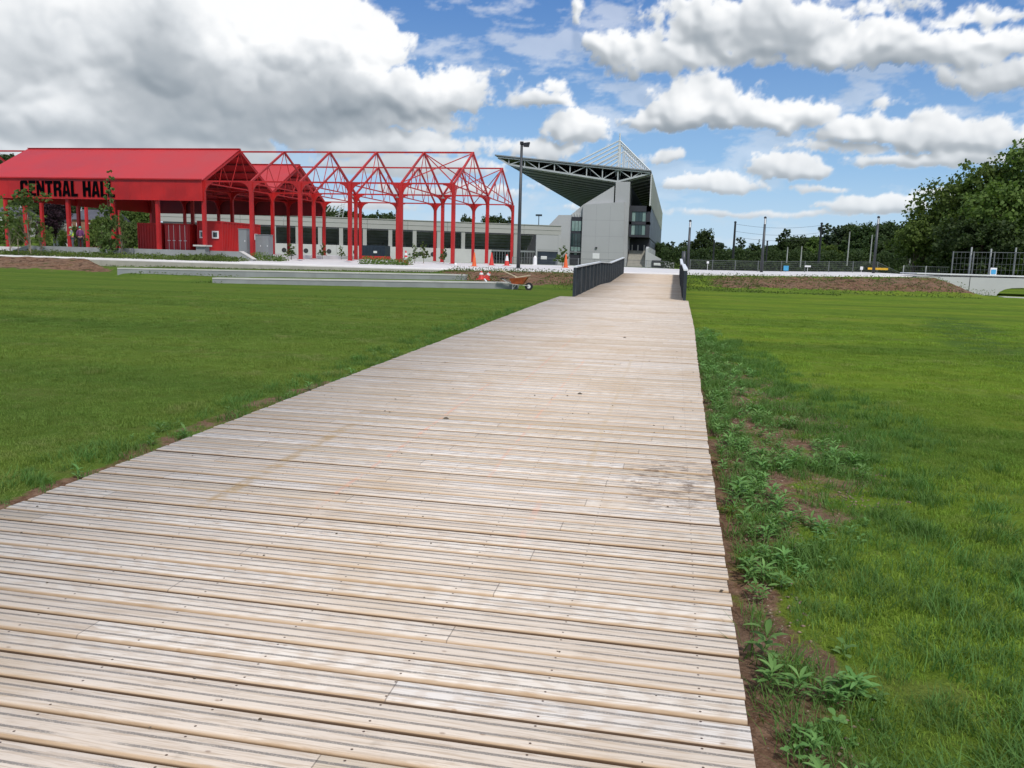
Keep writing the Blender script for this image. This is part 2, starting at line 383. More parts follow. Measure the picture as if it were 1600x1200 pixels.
# beige lower face of the slab where the terraces are
mb = MB(); xx = np.arange(-44, -13.9, 1.)
for x0, x1 in zip(xx[:-1], xx[1:]):
    y0, y1 = edge_y(x0)+.03, edge_y(x1)+.03
    mb.hexa([(x0, y0, .3), (x1, y1, .3), (x1, y1+.3, .3), (x0, y0+.3, .3), (x0, y0, prom_z(x0, 53)-.07), (x1, y1, prom_z(x1, 53)-.07), (x1, y1+.3, prom_z(x1, 53)-.07), (x0, y0+.3, prom_z(x0, 53)-.07)])
for i in range(len(mb.v)): pass
w = MB()
for x0, x1 in zip(xx[:-1], xx[1:]):
    y0, y1 = edge_y(x0)-.03, edge_y(x1)-.03
    w.hexa([(x0, y0, .2), (x1, y1, .2), (x1, y1+.4, .2), (x0, y0+.4, .2), (x0, y0, prom_z(x0, 53)-.08), (x1, y1, prom_z(x1, 53)-.08), (x1, y1+.4, prom_z(x1, 53)-.08), (x0, y0+.4, prom_z(x0, 53)-.08)])
tag(w.build('retaining_wall', 'concrete_beige'), 'beige concrete face under the promenade edge above the stepped terraces', 'wall')
for (x0, x1, y, tf, dp), lab in zip(TIER, ('long grey concrete terrace wall, the upper of the two steps below the promenade', 'long grey concrete terrace wall, the lower step touching the lawn')):
    e = empty('terrace_wall', (x0, y, tf(x0)-dp), lab, 'wall')
    c = MB(); za, zb_ = tf(x0)-.07, tf(x1)-.07
    c.hexa([(x0, y+.02, za-dp), (x1, y+.02, zb_-dp), (x1, y+.45, zb_-dp), (x0, y+.45, za-dp), (x0, y+.02, za), (x1, y+.02, zb_), (x1, y+.45, zb_), (x0, y+.45, za)]); c.build('wall_face', 'concrete_grey', e)
    c = MB(); t = x0
    while t < x1-.1:
        q0, q1 = t+.008, min(x1, t+3.0)-.008; c.hexa([(q0, y, tf(q0)-.07), (q1, y, tf(q1)-.07), (q1, y+.5, tf(q1)-.07), (q0, y+.5, tf(q0)-.07), (q0, y, tf(q0)), (q1, y, tf(q1)), (q1, y+.5, tf(q1)), (q0, y+.5, tf(q0))]); t += 3.0
    c.build('coping', 'concrete', e)

# ------------------------------------------------------------------ boardwalk
PITCH_B = .16
m, n, b = new_mat('decking_timber'); M['deck'] = m
p = n.pos(); sx, sy, sz = n.sep(p)
q = n.math('DIVIDE', sy, PITCH_B); idx = n.math('FLOOR', q); fr = n.math('FRACT', q)
seg = n.math('FLOOR', n.math('DIVIDE', n.math('ADD', sx, n.math('MULTIPLY', idx, 1.37)), 4.2))
wn = n.node('ShaderNodeTexWhiteNoise', noise_dimensions='2D'); n.put(wn.inputs['Vector'], n.comb(idx, seg))
r1 = wn.outputs['Value']; rc = n.sep(wn.outputs['Color'])
lv = n.comb(n.math('MULTIPLY', sx, .35), n.math('MULTIPLY', sy, 7.), n.math('MULTIPLY', idx, 3.7))
grain = n.noise(lv, 9, 6, .65, 1.2)
patch = n.noise(n.comb(sx, n.math('MULTIPLY', sy, .8), 0.), .9, 5, .6)
c = n.mix(r1, (.66, .555, .45, 1), (.765, .68, .585, 1))
c = n.mix(n.ramp(rc[1], .72, 1., 0, .6), c, (.72, .67, .62, 1))
c = n.mix(n.ramp(rc[2], .70, 1., 0, .7), c, (.54, .44, .32, 1))
c = n.mix(n.ramp(grain, .46, .62, 0, .6), c, (.42, .31, .21, 1))
c = n.mix(n.ramp(patch, .50, .68, 0, .55), c, (.53, .40, .27, 1))
c = n.mix(n.ramp(n.noise(n.comb(sx, sy, 3.), 5., 6, .7), .60, .74, 0, .35), c, (.30, .24, .18, 1))
# cathedral figure of flat-sawn boards
wv_ = n.node('ShaderNodeTexWave', wave_type='RINGS', rings_direction='Z'); n.put(wv_.inputs['Vector'], n.comb(n.math('ADD', n.math('MULTIPLY', sx, .9), n.math('MULTIPLY', r1, 7.)), n.math('MULTIPLY', n.math('SUBTRACT', fr, .5), 1.6), 0.)); wv_.inputs['Scale'].default_value = 2.6; wv_.inputs['Distortion'].default_value = 5.; wv_.inputs['Detail'].default_value = 3
c = n.mix(n.math('MULTIPLY', n.ramp(wv_.outputs['Fac'], .55, .95), n.ramp(rc[0], .25, .8, .05, .26)), c, (.48, .35, .24, 1))
# rings and knots
kn = n.node('ShaderNodeTexVoronoi', voronoi_dimensions='2D', feature='F1'); n.put(kn.inputs['Vector'], n.comb(n.math('MULTIPLY', sx, .55), sy)); kn.inputs['Scale'].default_value = 3.2
c = n.mix(n.ramp(kn.outputs['Distance'], .008, .026, .6, 0), c, (.22, .13, .08, 1))
# warm rounded edges
edge = n.math('MINIMUM', fr, n.math('SUBTRACT', 1., fr))
ew = n.math('MULTIPLY', rc[1], .035)
ef = n.ramp(n.math('ADD', n.math('ADD', edge, ew), n.math('MULTIPLY', n.math('GREATER_THAN', fr, .5), .03)), .06, .13, 1, 0)
c = n.mix(n.math('MULTIPLY', ef, .75), c, n.mix(grain, (.46, .30, .15, 1), (.34, .20, .09, 1)))
c = n.mix(n.ramp(edge, .030, .046, .95, 0), c, (.075, .042, .022, 1))
# grip strips
def strip(pos_, wd):
    wob = n.math('MULTIPLY', n.math('SUBTRACT', n.noise(p, 40, 2), .5), .02)
    return n.ramp(n.math('ABSOLUTE', n.math('SUBTRACT', n.math('ADD', fr, wob), pos_)), wd*.6, wd, 1, 0)
stf = n.math('MAXIMUM', strip(.325, .052), strip(.69, .052))
spk = n.ramp(n.noise(p, 170, 2, .7), .34, .50, .5, 1)
wear = n.ramp(n.noise(n.comb(sx, sy, 9.), 1.7, 4), .26, .40)
gripf = n.math('MULTIPLY', n.math('MULTIPLY', stf, n.math('MULTIPLY', spk, wear)), .78)
c = n.mix(gripf, c, n.mix(n.noise(p, 300, 2), (.085, .08, .078, 1), (.22, .205, .19, 1)))
# screw heads
jx = n.math('ABSOLUTE', n.math('SUBTRACT', n.math('FRACT', n.math('DIVIDE', n.math('ADD', sx, .1), .55)), .5))
jd = n.math('MULTIPLY', jx, .55)
def scr(pp):
    dy = n.math('MULTIPLY', n.math('SUBTRACT', fr, pp), PITCH_B)
    return n.ramp(n.math('ADD', n.math('POWER', jd, 2.), n.math('POWER', dy, 2.)), .00001, .00003, 1, 0)
scf = n.math('MAXIMUM', scr(.20), scr(.84)); c = n.mix(scf, c, (.10, .06, .04, 1))
# staggered butt joints
bj = n.math('MULTIPLY', n.math('ABSOLUTE', n.math('SUBTRACT', n.math('FRACT', n.math('DIVIDE', n.math('ADD', sx, n.math('MULTIPLY', idx, 1.37)), 4.2)), .5)), 4.2)
c = n.mix(n.math('MULTIPLY', n.ramp(bj, 2.0965, 2.0985), .55), c, (.06, .04, .03, 1))
# faded chalk and clay lines running along the deck
def chalk(x0, y0, y1, wd, col, amt):
    global c
    wv = n.math('MULTIPLY', n.math('SUBTRACT', n.noise(p, 1.3, 3), .5), .05)
    f = n.ramp(n.math('ABSOLUTE', n.math('SUBTRACT', n.math('ADD', sx, wv), x0)), wd*.3, wd, 1, 0)
    f = n.math('MULTIPLY', f, n.math('MULTIPLY', n.ramp(sy, y0, y0+.4), n.ramp(sy, y1-.5, y1, 1, 0)))
    f = n.math('MULTIPLY', f, n.math('MULTIPLY', n.ramp(n.noise(p, 7, 4, .7), .38, .62), amt)); c = n.mix(f, c, col)
chalk(-2.05, 4.2, 9.5, .022, (.72, .30, .18, 1), .42)
chalk(-1.2, 5.2, 12, .020, (.72, .32, .2, 1), .35)
chalk(-.75, 4.0, 5.2, .03, (.70, .36, .25, 1), .4)
chalk(-2.72, 4.1, 7.0, .07, (.42, .28, .13, 1), .75)
chalk(-.55, 4.9, 12.5, .03, (.48, .36, .22, 1), .5)
chalk(-1.7, 9.0, 16.0, .02, (.66, .30, .20, 1), .4)
# dried mud trodden across the right side
mu = n.noise(n.comb(n.math('MULTIPLY', sx, .9), n.math('MULTIPLY', sy, 2.2), 2.), 9, 6, .7)
mf = n.math('MULTIPLY', n.ramp(n.math('ADD', n.math('POWER', n.math('DIVIDE', n.math('SUBTRACT', sx, .08), .42), 2.), n.math('POWER', n.math('DIVIDE', n.math('SUBTRACT', sy, 5.65), .75), 2.)), .2, 1.2, 1, 0), n.ramp(mu, .48, .60))
c = n.mix(n.math('MULTIPLY', mf, .7), c, (.13, .085, .06, 1))
n.put(b.inputs['Base Color'], c)
n.put(b.inputs['Roughness'], n.fmix(gripf, .62, .95)); b.inputs['Specular IOR Level'].default_value = .35
bn = n.node('ShaderNodeBump'); bn.inputs['Distance'].default_value = .0022; bn.inputs['Strength'].default_value = .8
n.put(bn.inputs['Height'], n.math('ADD', n.math('ADD', grain, n.math('MULTIPLY', gripf, n.noise(p, 400, 2))), n.math('MULTIPLY', scf, -1.))); n.put(b.inputs['Normal'], bn.outputs[0])

prof = []                                  # (dy, dz) cross-section of one board, rounded arrises
hw = .0748
for a_ in (180, 150, 120, 95): t = math.radians(a_); prof.append((-hw+.014+.014*math.cos(t), -.014+.014*math.sin(t)))
for a_ in (85, 60, 30, 0): t = math.radians(a_); prof.append((hw-.014+.014*math.cos(t), -.014+.014*math.sin(t)))
prof = [(-hw, -.034)]+prof+[(hw, -.034)]
V = []; Fq = []; kk = len(prof)
ny_ = int(55.6/PITCH_B)
rr = random.Random(3)
for i in range(-6, ny_):
    y = (i+.5)*PITCH_B
    if y < 28.4: xl, xr = lerp_tab(y, [0, 8, 16, 24, 28.4], [-3.79, -3.79, -3.74, -3.85, -3.85]), lerp_tab(y, [0, 6, 12, 18, 28.4], [.33, .35, .40, .47, .50])
    else: xl, xr = -3.34, .34
    xl += rr.uniform(-.006, .006); xr += rr.uniform(-.006, .006); z = deck_z(y)+rr.uniform(-.0022, .0022); y += rr.uniform(-.0024, .0024)
    tl = rr.uniform(-.002, .002)
    nseg = 2; o = len(V)
    for x, zz in ((xl, z+tl), (xr, z-tl)):
        for dy, dz in prof: V.append((x, y+dy, zz+dz))
    for j in range(kk-1): Fq.append((o+j, o+j+kk, o+j+1+kk, o+j+1))
    for base in (o, o+kk):
        for j in range(kk//2-1):
            Fq.append((base+j, base+j+1, base+kk-2-j, base+kk-1-j) if base == o else (base+kk-1-j, base+kk-2-j, base+j+1, base+j))
bw = np_mesh('boardwalk', np.array(V), np.array(Fq), m, smooth=False)
tag(bw, 'weathered timber boardwalk of grooved crosswise boards', 'path', kind='structure')
# bearers under the edge
mb = MB()
for x in (-3.68, -2.7, -1.7, -.7, .22):
    yy = [-1, 5, 11, 16.5, 22, 28.2]
    for y0, y1 in zip(yy[:-1], yy[1:]): mb.bar((x, y0, float(deck_z(y0))-.09), (x, y1, float(deck_z(y1))-.09), .06, .10)
for x in (-3.22, -1.5, .20):
    yy = [28.4, 33, 38, 41, 44, 50, 55.4]
    for y0, y1 in zip(yy[:-1], yy[1:]): mb.bar((x, y0, float(deck_z(y0))-.14), (x, y1, float(deck_z(y1))-.14), .08, .2)
tag(mb.build('boardwalk_bearers', 'bark'), 'dark timber bearers under the boardwalk', 'path', kind='structure')

# ------------------------------------------------------------------ ramp railings
def railing(x, label):
    e = empty('railing', (x, 28.4, float(deck_z(28.4))), label, 'railing')
    yy = np.arange(28.45, 55.3, .15)
    pan = [28.45+1.497*i for i in range(19)]
    H = 1.02
    for a0, a1 in zip(pan[:-1], pan[1:]):
        w = MB()
        for y in yy[(yy >= a0) & (yy < a1)]:
            z = float(deck_z(y)); w.box(x-.04, x+.04, y-.011, y+.011, z-.12, z+H-.03)
        if a0 > 28.5: z = float(deck_z(a0)); pw = MB(); pw.box(x-.075, x+.075, a0-.05, a0+.05, z-.14, z+H-.03); pw.build('post', 'pole', e)
        w.bar((x, a0, float(deck_z(a0))-.02), (x, a1, float(deck_z(a1))-.02), .03, .05)
        w.build('baluster_panel', 'slate', e)
    w = MB(); ks = [28.38, 33, 38, 41, 44, 50, 55.4]
    for a0, a1 in zip(ks[:-1], ks[1:]):
        w.bar((x, a0, float(deck_z(a0))+H), (x, a1, float(deck_z(a1))+H), .15, .05)
    w.build('handrail', 'rail_top', e)
    for ya in (28.34, 55.4): z = float(deck_z(ya)); w = MB(); w.box(x-.05, x+.05, ya, ya+.07, z-.2, z+H-.03); w.build('end_post', 'slate', e)
railing(-3.37, 'dark ramp railing with pale handrail, its long face in view left of the ramp')
railing(.37, 'dark steel railing of the ramp seen end-on beside the bare bank and far poles')

# ------------------------------------------------------------------ red pavilion
RED = empty('market_pavilion', (-38, 74, 1.0), 'long red steel market pavilion, part roofed and part open frame, lettered CENTRAL HALL', 'pavilion')
cols = [-16.9-4.2*k for k in range(13)]
ROWS = (62., 73.7, 85.5); RID = (67.85, 79.6); EZ, RZ = 7.05, 10.1
HX0, HX1 = cols[10]-.2, cols[5]+.05       # roofed bays
def cap_poly(cx, cy, ax, sgn, w=.72, h=.95, n_=7):
    pts = [(0, 0), (w, 0)]
    for i in range(n_+1):
        t = math.pi/2*i/n_; pts.append((w-w*math.sin(t)*1.0 if i else w, -h*(1-math.cos(t))-.06))
    out = []
    for u, v in pts:
        u = .12+u if True else u
        out.append((cx+sgn*u, cy, EZ-.05+v) if ax == 'x' else (cx, cy+sgn*u, EZ-.05+v))
    return out
for r, yr in enumerate(ROWS):
    for k, x in enumerate(cols):
        zb = 1.02 if x > -36 else 1.30
        w = MB(); w.box(x-.135, x+.135, yr-.135, yr+.135, zb, EZ-.05)
        w.box(x-.22, x+.22, yr-.22, yr+.22, zb, zb+.03)
        for sg in (-1, 1):
            if not (k == 0 and sg == 1): w.prism([(a_, b_-.05, c_) for a_, b_, c_ in cap_poly(x, yr, 'x', sg)], (0, .10, 0))
            if (r < 2 and sg == 1) or (r > 0 and sg == -1): w.prism([(a_-.05, b_, c_) for a_, b_, c_ in cap_poly(x, yr, 'y', sg, 1.15, 1.35)], (.10, 0, 0))
        w.build('column', 'red', RED)
for yr in ROWS:
    w = MB(); w.bar((cols[-1], yr, EZ), (cols[0], yr, EZ), .12, .12); w.build('eave_beam', 'red', RED)
for yr in RID:
    w = MB(); w.bar((cols[-1]-.5, yr, RZ), (cols[0]+.1, yr, RZ), .13, .13); w.build('ridge_beam', 'red', RED)
for gi, (ya, yc, yb) in enumerate(((62., 67.85, 73.7), (73.7, 79.6, 85.5))):
    for k, x in enumerate(cols):
        w = MB(); A, B_, Cc = (x, ya, EZ), (x, yb, EZ), (x, yc, RZ)
        w.bar(A, Cc, .13, .16); w.bar(B_, Cc, .13, .16); w.bar((x, ya, EZ-.12), (x, yb, EZ-.12), .07, .09)
        L = yb-ya; zt = EZ-.12
        for sg, e0 in ((1, ya), (-1, yb)):
            mid = (x, e0+sg*L*.25, (EZ+RZ)/2)
            w.tube(mid, (x, e0+sg*L*.20, zt), .032, n=6); w.tube(mid, (x, e0+sg*L*.36, zt), .032, n=6); w.tube((x, yc, RZ), (x, e0+sg*L*.36, zt), .036, n=6)
        w.build('gable_truss', 'red', RED)
# roof-plane bracing in the end bay
for yr, yd in ((67.85, 73.7), (79.6, 85.5), (67.85, 62.), (79.6, 73.7)):
    w = MB(); w.tube((cols[1], yr, RZ-.05), (cols[0], yd, EZ+.05), .045, n=6); w.tube((cols[0], yr, RZ-.05), (cols[1], yd, EZ+.05), .045, n=6)
    w.build('roof_brace', 'red', RED)
seams_off = True
# roofs of the closed bays
for (ya, yc, yb), lab in (((62., 67.85, 73.7), 'front roof'), ((73.7, 79.6, 85.5), 'rear roof')):
    w = MB()
    for e0, sg in ((ya, -1), (yb, 1)):
        ov = .22 if (e0 in (62., 85.5)) else -.05
        a0 = Vector((0, e0+sg*ov, EZ+.12-ov*.5)); a1 = Vector((0, yc, RZ+.16))
        w.hexa([(HX0, a0.y, a0.z), (HX1, a0.y, a0.z), (HX1, a1.y, a1.z), (HX0, a1.y, a1.z), (HX0, a0.y, a0.z+.08), (HX1, a0.y, a0.z+.08), (HX1, a1.y, a1.z+.08), (HX0, a1.y, a1.z+.08)])
    w.bar((HX0, yc, RZ+.25), (HX1, yc, RZ+.25), .35, .05)
    x = HX0+1.
    while x < HX1-.1:
        if seams_off: break
        for e0, sg in ((ya, -1), (yb, 1)): w.bar((x, e0+sg*(.2 if e0 in (62., 85.5) else -.05), EZ+.225-(.1 if e0 in (62., 85.5) else -.03)), (x, yc, RZ+.245), .02, .008)
        x += 2.
    rf = w.build('roof', 'red_roof', RED); rf['label'] = lab
    w = MB()
    for e0 in (ya, yb):
        for t in np.linspace(.12, .88, 5):
            y = e0+(yc-e0)*t; z = EZ+(RZ-EZ)*t+.04; w.bar((HX0, y, z), (HX1, y, z), .08, .12)
    w.build('roof_purlins', 'red_dark', RED)
w = MB(); w.box(HX0, HX1, 61.72, 61.80, 5.52, 7.10)
x = HX0+1.0
while x < HX1: w.box(x, x+.02, 61.712, 61.72, 5.52, 7.08); x += 1.05
w.box(HX0, HX1, 61.66, 61.84, 5.46, 5.52); w.box(HX0, HX1, 61.58, 61.715, 7.1, 7.2)
fas = w.build('fascia', 'red', RED); sub_org(fas, RED)
w = MB(); w.box(HX0, HX1, 85.66, 85.74, 5.5, 7.12); w.build('rear_fascia', 'red_dark', RED)
w = MB(); w.box(HX0-.0, HX0+.08, 61.9, 85.6, 5.5, 7.0); w.build('end_fascia', 'red', RED)
# lettering

GL = {'C': [[(.14, 0), (.86, 0), (1, .12), (1, .31), (.67, .31), (.64, .17), (.36, .17), (.36, .83), (.64, .83), (.67, .69), (1, .69), (1, .88), (.86, 1), (.14, 1), (0, .88), (0, .12)]],
      'E': [[(0, 0), (.9, 0), (.9, .18), (.36, .18), (.36, .42), (.82, .42), (.82, .59), (.36, .59), (.36, .82), (.9, .82), (.9, 1), (0, 1)]],
      'N': [[(0, 0), (.30, 0), (.30, .52), (.70, 0), (1, 0), (1, 1), (.70, 1), (.70, .48), (.30, 1), (0, 1)]],
      'T': [[(.31, 0), (.67, 0), (.67, .82), (.98, .82), (.98, 1), (0, 1), (0, .82), (.31, .82)]],
      'R': [[(0, 0), (.35, 0), (.35, .42), (.52, .42), (.64, .36), (.66, 0), (1, 0), (.98, .40), (.86, .50), (.98, .60), (1, .88), (.86, 1), (0, 1), (0, .995), (.35, .995), (.35, .83), (.58, .83), (.65, .78), (.65, .64), (.58, .58), (.35, .58), (.35, .995), (0, .995)]],
      'A': [[(0, 0), (.32, 0), (.36, .17), (.66, .17), (.70, 0), (1.02, 0), (.74, 1), (.28, 1)]], 'L': [[(0, 0), (.84, 0), (.84, .18), (.36, .18), (.36, 1), (0, 1)]],
      'H': [[(0, 0), (.36, 0), (.36, .40), (.66, .40), (.66, 0), (1, 0), (1, 1), (.66, 1), (.66, .60), (.36, .60), (.36, 1), (0, 1)]]}
GL['R'] = [[(0, 0), (.35, 0), (.35, 1), (0, 1)], [(.35, .83), (.60, .83), (.66, .78), (1, .86), (.86, 1), (.35, 1)], [(.66, .78), (.66, .63), (.60, .57), (.84, .50), (1, .62), (1, .86)], [(.35, .57), (.60, .57), (.84, .50), (.60, .41), (.35, .41)], [(.60, .41), (.66, .34), (.66, 0), (1, 0), (.98, .40), (.84, .50)]]
GL['A'] = [[(0, 0), (.32, 0), (.44, .60), (.51, .80), (.51, 1), (.28, 1)], [(1.02, 0), (.70, 0), (.58, .60), (.51, .80), (.51, 1), (.74, 1)], [(.355, .17), (.665, .17), (.63, .36), (.39, .36)]]
w = MB(); cx = -54.75
for ch in 'CENTRAL HALL':
    if ch == ' ': cx += .42; continue
    wl_ = .74
    for k_, pl in enumerate(GL[ch]): w.prism([(cx+u*wl_, 61.66-.002*k_, 5.66+v_*1.26) for u, v_ in pl], (0, .03, 0))
    cx += wl_*{'E': .9, 'L': .84, 'T': .98}.get(ch, 1.)+.085
me = bpy.data.meshes.new('lettering'); me.from_pydata([tuple(Vector(v)-Vector((-38, 74, 1.))) for v in w.v], [], w.f); me.materials.append(M['black']); me.update()
lo = bpy.data.objects.new('lettering', me); COL.objects.link(lo); lo.parent = fas; lo['label'] = 'black capital letters reading CENTRAL HALL'
# pendant lamps
for k in (1, 2, 3):
    for yr in (67.85,):
        w = MB(); x = cols[k]+2.1; w.tube((x-1.2, 70.6, EZ-.05), (x-1.2, 70.6, EZ-.35), .02, n=5); w.lathe((x-1.2, 70.6, EZ-.5), [(.16, 0), (.16, .05), (.05, .14)], 8); w.build('pendant_lamp', 'steel', RED)

w = MB(); w.box(-70, -36.2, 58.6, 92, .5, 1.3); tag(w.build('hall_floor', 'pave'), 'raised concrete floor under the red hall', 'floor', kind='structure')

# ------------------------------------------------------------------ planter wall and verge before the hall
e = empty('planter_wall', (-42, 58, 1.0), 'low grey planter wall with sloped ends in front of the red hall', 'wall')
w = MB(); w.prism([(-52.4, 58, .6), (-52.4, 58, 1.12), (-51.2, 58, 1.50), (-32.6, 58, 1.50), (-31.5, 58, .93), (-31.5, 58, .6)], (0, .35, 0)); w.build('wall_face', 'concrete_grey', e)
w = MB(); w.prism([(-31.42, 57.97, .95), (-32.55, 57.97, 1.53), (-32.62, 57.97, 1.50), (-31.52, 57.97, .93)], (0, .55, 0)); w.prism([(-52.5, 57.97, 1.12), (-51.2, 57.97, 1.53), (-51.2, 57.97, 1.50), (-52.4, 57.97, 1.08)], (0, .45, 0)); w.build('coping', 'concrete', e)
e = empty('bollard_pillar', (-35.4, 57.6, .9), 'short grey block pillar with pale cap against the planter wall', 'pillar')
w = MB(); w.box(-35.8, -35.05, 57.3, 57.9, .7, 1.80); w.build('shaft', 'concrete_grey', e)
w = MB(); w.box(-35.95, -34.9, 57.15, 58.05, 1.80, 1.92); w.build('cap', 'concrete', e)

# ------------------------------------------------------------------ containers and cabinets
def container(x0, x1, y0, y1, z, h, label, ridges_front=True):
    e = empty('shipping_container', ((x0+x1)/2, (y0+y1)/2, z), label, 'container')
    w = MB(); w.box(x0+.05, x1-.05, y0+.05, y1-.05, z+.1, z+h-.06)
    y = y0+.25
    while y < y1-.3: w.box(x0, x0+.05, y, y+.13, z+.15, z+h-.15); w.box(x1-.05, x1, y, y+.13, z+.15, z+h-.15); y += .27
    if ridges_front:
        x = x0+.2
        while x < x1-.3: w.box(x, x+.13, y0+.01, y0+.05, z+.15, z+h-.15); x += .27
    w.build('body', 'red', e)
    w = MB()
    for xa in (x0, x1-.12):
        for ya in (y0-.01, y1-.12): w.box(xa, xa+.12, ya, ya+.12, z, z+h)
    for za in (z, z+h-.12):
        w.box(x0+.12, x1-.12, y0-.008, y0+.06, za, za+.12); w.box(x0-.005, x0+.06, y0+.12, y1-.12, za, za+.12); w.box(x1-.06, x1+.005, y0+.12, y1-.12, za, za+.12)
    w.build('frame', 'red', e)
    return e
c1 = container(-46.9, -44.5, 66, 72, 1.3, 2.45, 'red corrugated container with its long ribbed side forward, leftmost of the row under the hall')
for ch in list(c1.children): pass
c2 = container(-44.2, -41.8, 66, 72, 1.3, 2.45, 'red container with closed cargo doors and upright locking bars', False)
for s_ in (0, 1):
    x0 = -44.06+s_*1.08
    w = MB(); w.box(x0, x0+1.04, 65.97, 66.03, 1.42, 3.6); d = sub_org(w.build('door', 'red_roof', c2), c2)
    for q_ in (.28, .76):
        w = MB(); w.tube((x0+q_, 65.93, 1.4), (x0+q_, 65.93, 3.62), .022, n=6); w.box(x0+q_-.12, x0+q_+.14, 65.92, 65.95, 2.25, 2.31); w.build('locking_bar', 'white', d)
c3 = container(-41.2, -38.8, 66.2, 73.0, 1.3, 2.75, 'long red container with two white framed windows behind the corner column', False)
for x0 in (-40.95, -39.75):
    w = MB(); w.box(x0, x0+.62, 66.14, 66.2, 2.55, 3.2); f_ = sub_org(w.build('window', 'white', c3), c3)
    w = MB(); w.box(x0+.12, x0+.50, 66.11, 66.138, 2.67, 3.08); w.build('pane', 'glass', f_)
w = MB(); w.box(-38.78, -38.72, 71.6, 72.3, 2.6, 3.15); w.build('window', 'white', c3)
def cabinet(x0, x1, y0, y1, z, h, lab, doors):
    e = empty('utility_cabinet', (x0, y0, z), lab, 'cabinet', 'grey utility cabinets by the hall')
    w = MB(); w.box(x0, x1, y0, y1, z, z+h); w.box(x0-.03, x1+.03, y0-.04, y1+.03, z+h, z+h+.05); w.build('body', 'cab', e)
    ww = (x1-x0)/doors
    for i in range(doors):
        w = MB(); w.box(x0+i*ww+.02, x0+(i+1)*ww-.02, y0-.025, y0-.003, z+.08, z+h-.05); d = sub_org(w.build('door', 'steel', e), e)
        w = MB(); w.box(x0+(i+.75)*ww, x0+(i+.82)*ww, y0-.05, y0-.026, z+h*.5, z+h*.56); w.build('handle', 'white', d)
cabinet(-35.25, -34.5, 62.6, 63.3, 1.3, 2.0, 'tall narrow grey cabinet left of the column', 1)
cabinet(-33.75, -32.55, 62.6, 63.3, 1.02, 1.85, 'wide two-door grey cabinet between two red columns', 2)

# ------------------------------------------------------------------ low terrace stand
A = Vector((-22.0, 160.)); Bp = Vector((-100., 124.6)); dL = (Bp-A); LL = 74.; dL.normalize(); nL = Vector((-dL.y, dL.x))
if nL.y < 0: nL = -nL                      # pointing away from the camera
LOW = empty('terrace_stand', (-60, 142, .45), 'long low concrete terrace stand behind the red frame, with dark open undercroft', 'stand')
def P(s, dpt, z): q_ = A+dL*s+nL*dpt; return (q_.x, q_.y, z)
def lbox(mb, s0, s1, d0, d1, z0, z1):
    mb.hexa([P(s0, d0, z0), P(s1, d0, z0), P(s1, d1, z0), P(s0, d1, z0), P(s0, d0, z1), P(s1, d0, z1), P(s1, d1, z1), P(s0, d1, z1)])
def s_of(px, py=370):
    r = ray(px, py); # intersect with stand facade plane
    a_ = Vector((r.x, r.y)); den = a_.x*nL.x+a_.y*nL.y; t = (A.x*nL.x+A.y*nL.y)/den
    q_ = Vector((a_.x*t, a_.y*t))-A; return q_.dot(dL)
sR = 0.; sB = s_of(838)
w = MB(); t = 0.
while t < LL: lbox(w, t+.02, min(t+7.4, LL)-.02, 0, .5, 6.2, 7.9); t += 7.4
lbox(w, 0, LL, -.12, .5, 7.9, 8.02); lbox(w, 0, LL, -.06, -.01, 7.05, 7.12); w.build('parapet_band', 'stand_band', LOW)
for px in (428, 465, 500, 533, 570, 610, 648, 686, 724, 806):
    s_ = s_of(px); w = MB(); lbox(w, s_-.35, s_+.35, .1, .8, .4, 6.2); w.build('pier', 'stand_band', LOW)
    w = MB(); q0 = P(s_-.2, 1.2, 5.9); q1 = P(s_-.2, 8.5, .8); w.bar(q0, q1, .35, .5); w.bar(P(s_-3.4, 6.2, .5), P(s_-3.4, 6.2, 3.8), .4); w.build('raking_beam', 'terr', LOW)
for px in (766, 640, 360, 300, 240):
    s_ = s_of(px) if px > 300 else None
    if s_ is None or s_ > LL: continue
w = MB()
for i in range(9):                           # underside of the stepped terracing
    lbox(w, sB, LL, 2.0+i*.9, 2.95+i*.9, 5.9-i*.55, 6.05-i*.55); lbox(w, sB, LL, 2.85+i*.9, 2.95+i*.9, 5.4-i*.55, 5.9-i*.55)
w.build('terracing', 'terr', LOW)
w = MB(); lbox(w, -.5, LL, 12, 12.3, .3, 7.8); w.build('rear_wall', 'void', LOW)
s0 = s_of(768); w = MB(); t = s0
while t < LL: lbox(w, t+.015, min(t+3.6, LL)-.015, -.3, .05, .3, 3.02); t += 3.6
wl = sub_org(w.build('lower_wall', 'wall_white', LOW), LOW)
for px in (426, 444, 478, 514, 656, 676, 695, 600, 555):
    s_ = s_of(px, 388); c0 = Vector(P(s_, -.33, 1.85)); w = MB(); ring = []
    for i in range(16):
        a_ = 2*math.pi*i/16; q_ = Vector(P(s_+.42*math.cos(a_), -.34, 1.85+.42*math.sin(a_))); ring.append(q_)
    nn_ = Vector((nL.x, nL.y, 0)); w.prism(ring, nn_*.03); w.build('round_vent', 'void', wl)
w = MB(); lbox(w, 0, sB, .05, .4, 3.3, 6.2); w.build('solid_panel', 'stad', LOW)
w = MB(); lbox(w, .5, sB-.3, .2, .4, .45, 3.0); w.build('dark_opening', 'navy', LOW)  # dark panel filling the opening, its colour standing in for the shade inside
w = MB(); lbox(w, 0, .5, 0, .4, .45, 6.2); lbox(w, sB-.3, sB, 0, .4, .45, 3.3); lbox(w, .5, sB-.3, .1, .4, 3.0, 3.3); w.build('door_surround', 'stad', LOW)
w = MB(); sc_ = s_of(850, 404); lbox(w, sc_-.6, sc_+.6, .12, .19, 1.5, 2.1); w.build('sign_panel', 'white', LOW)
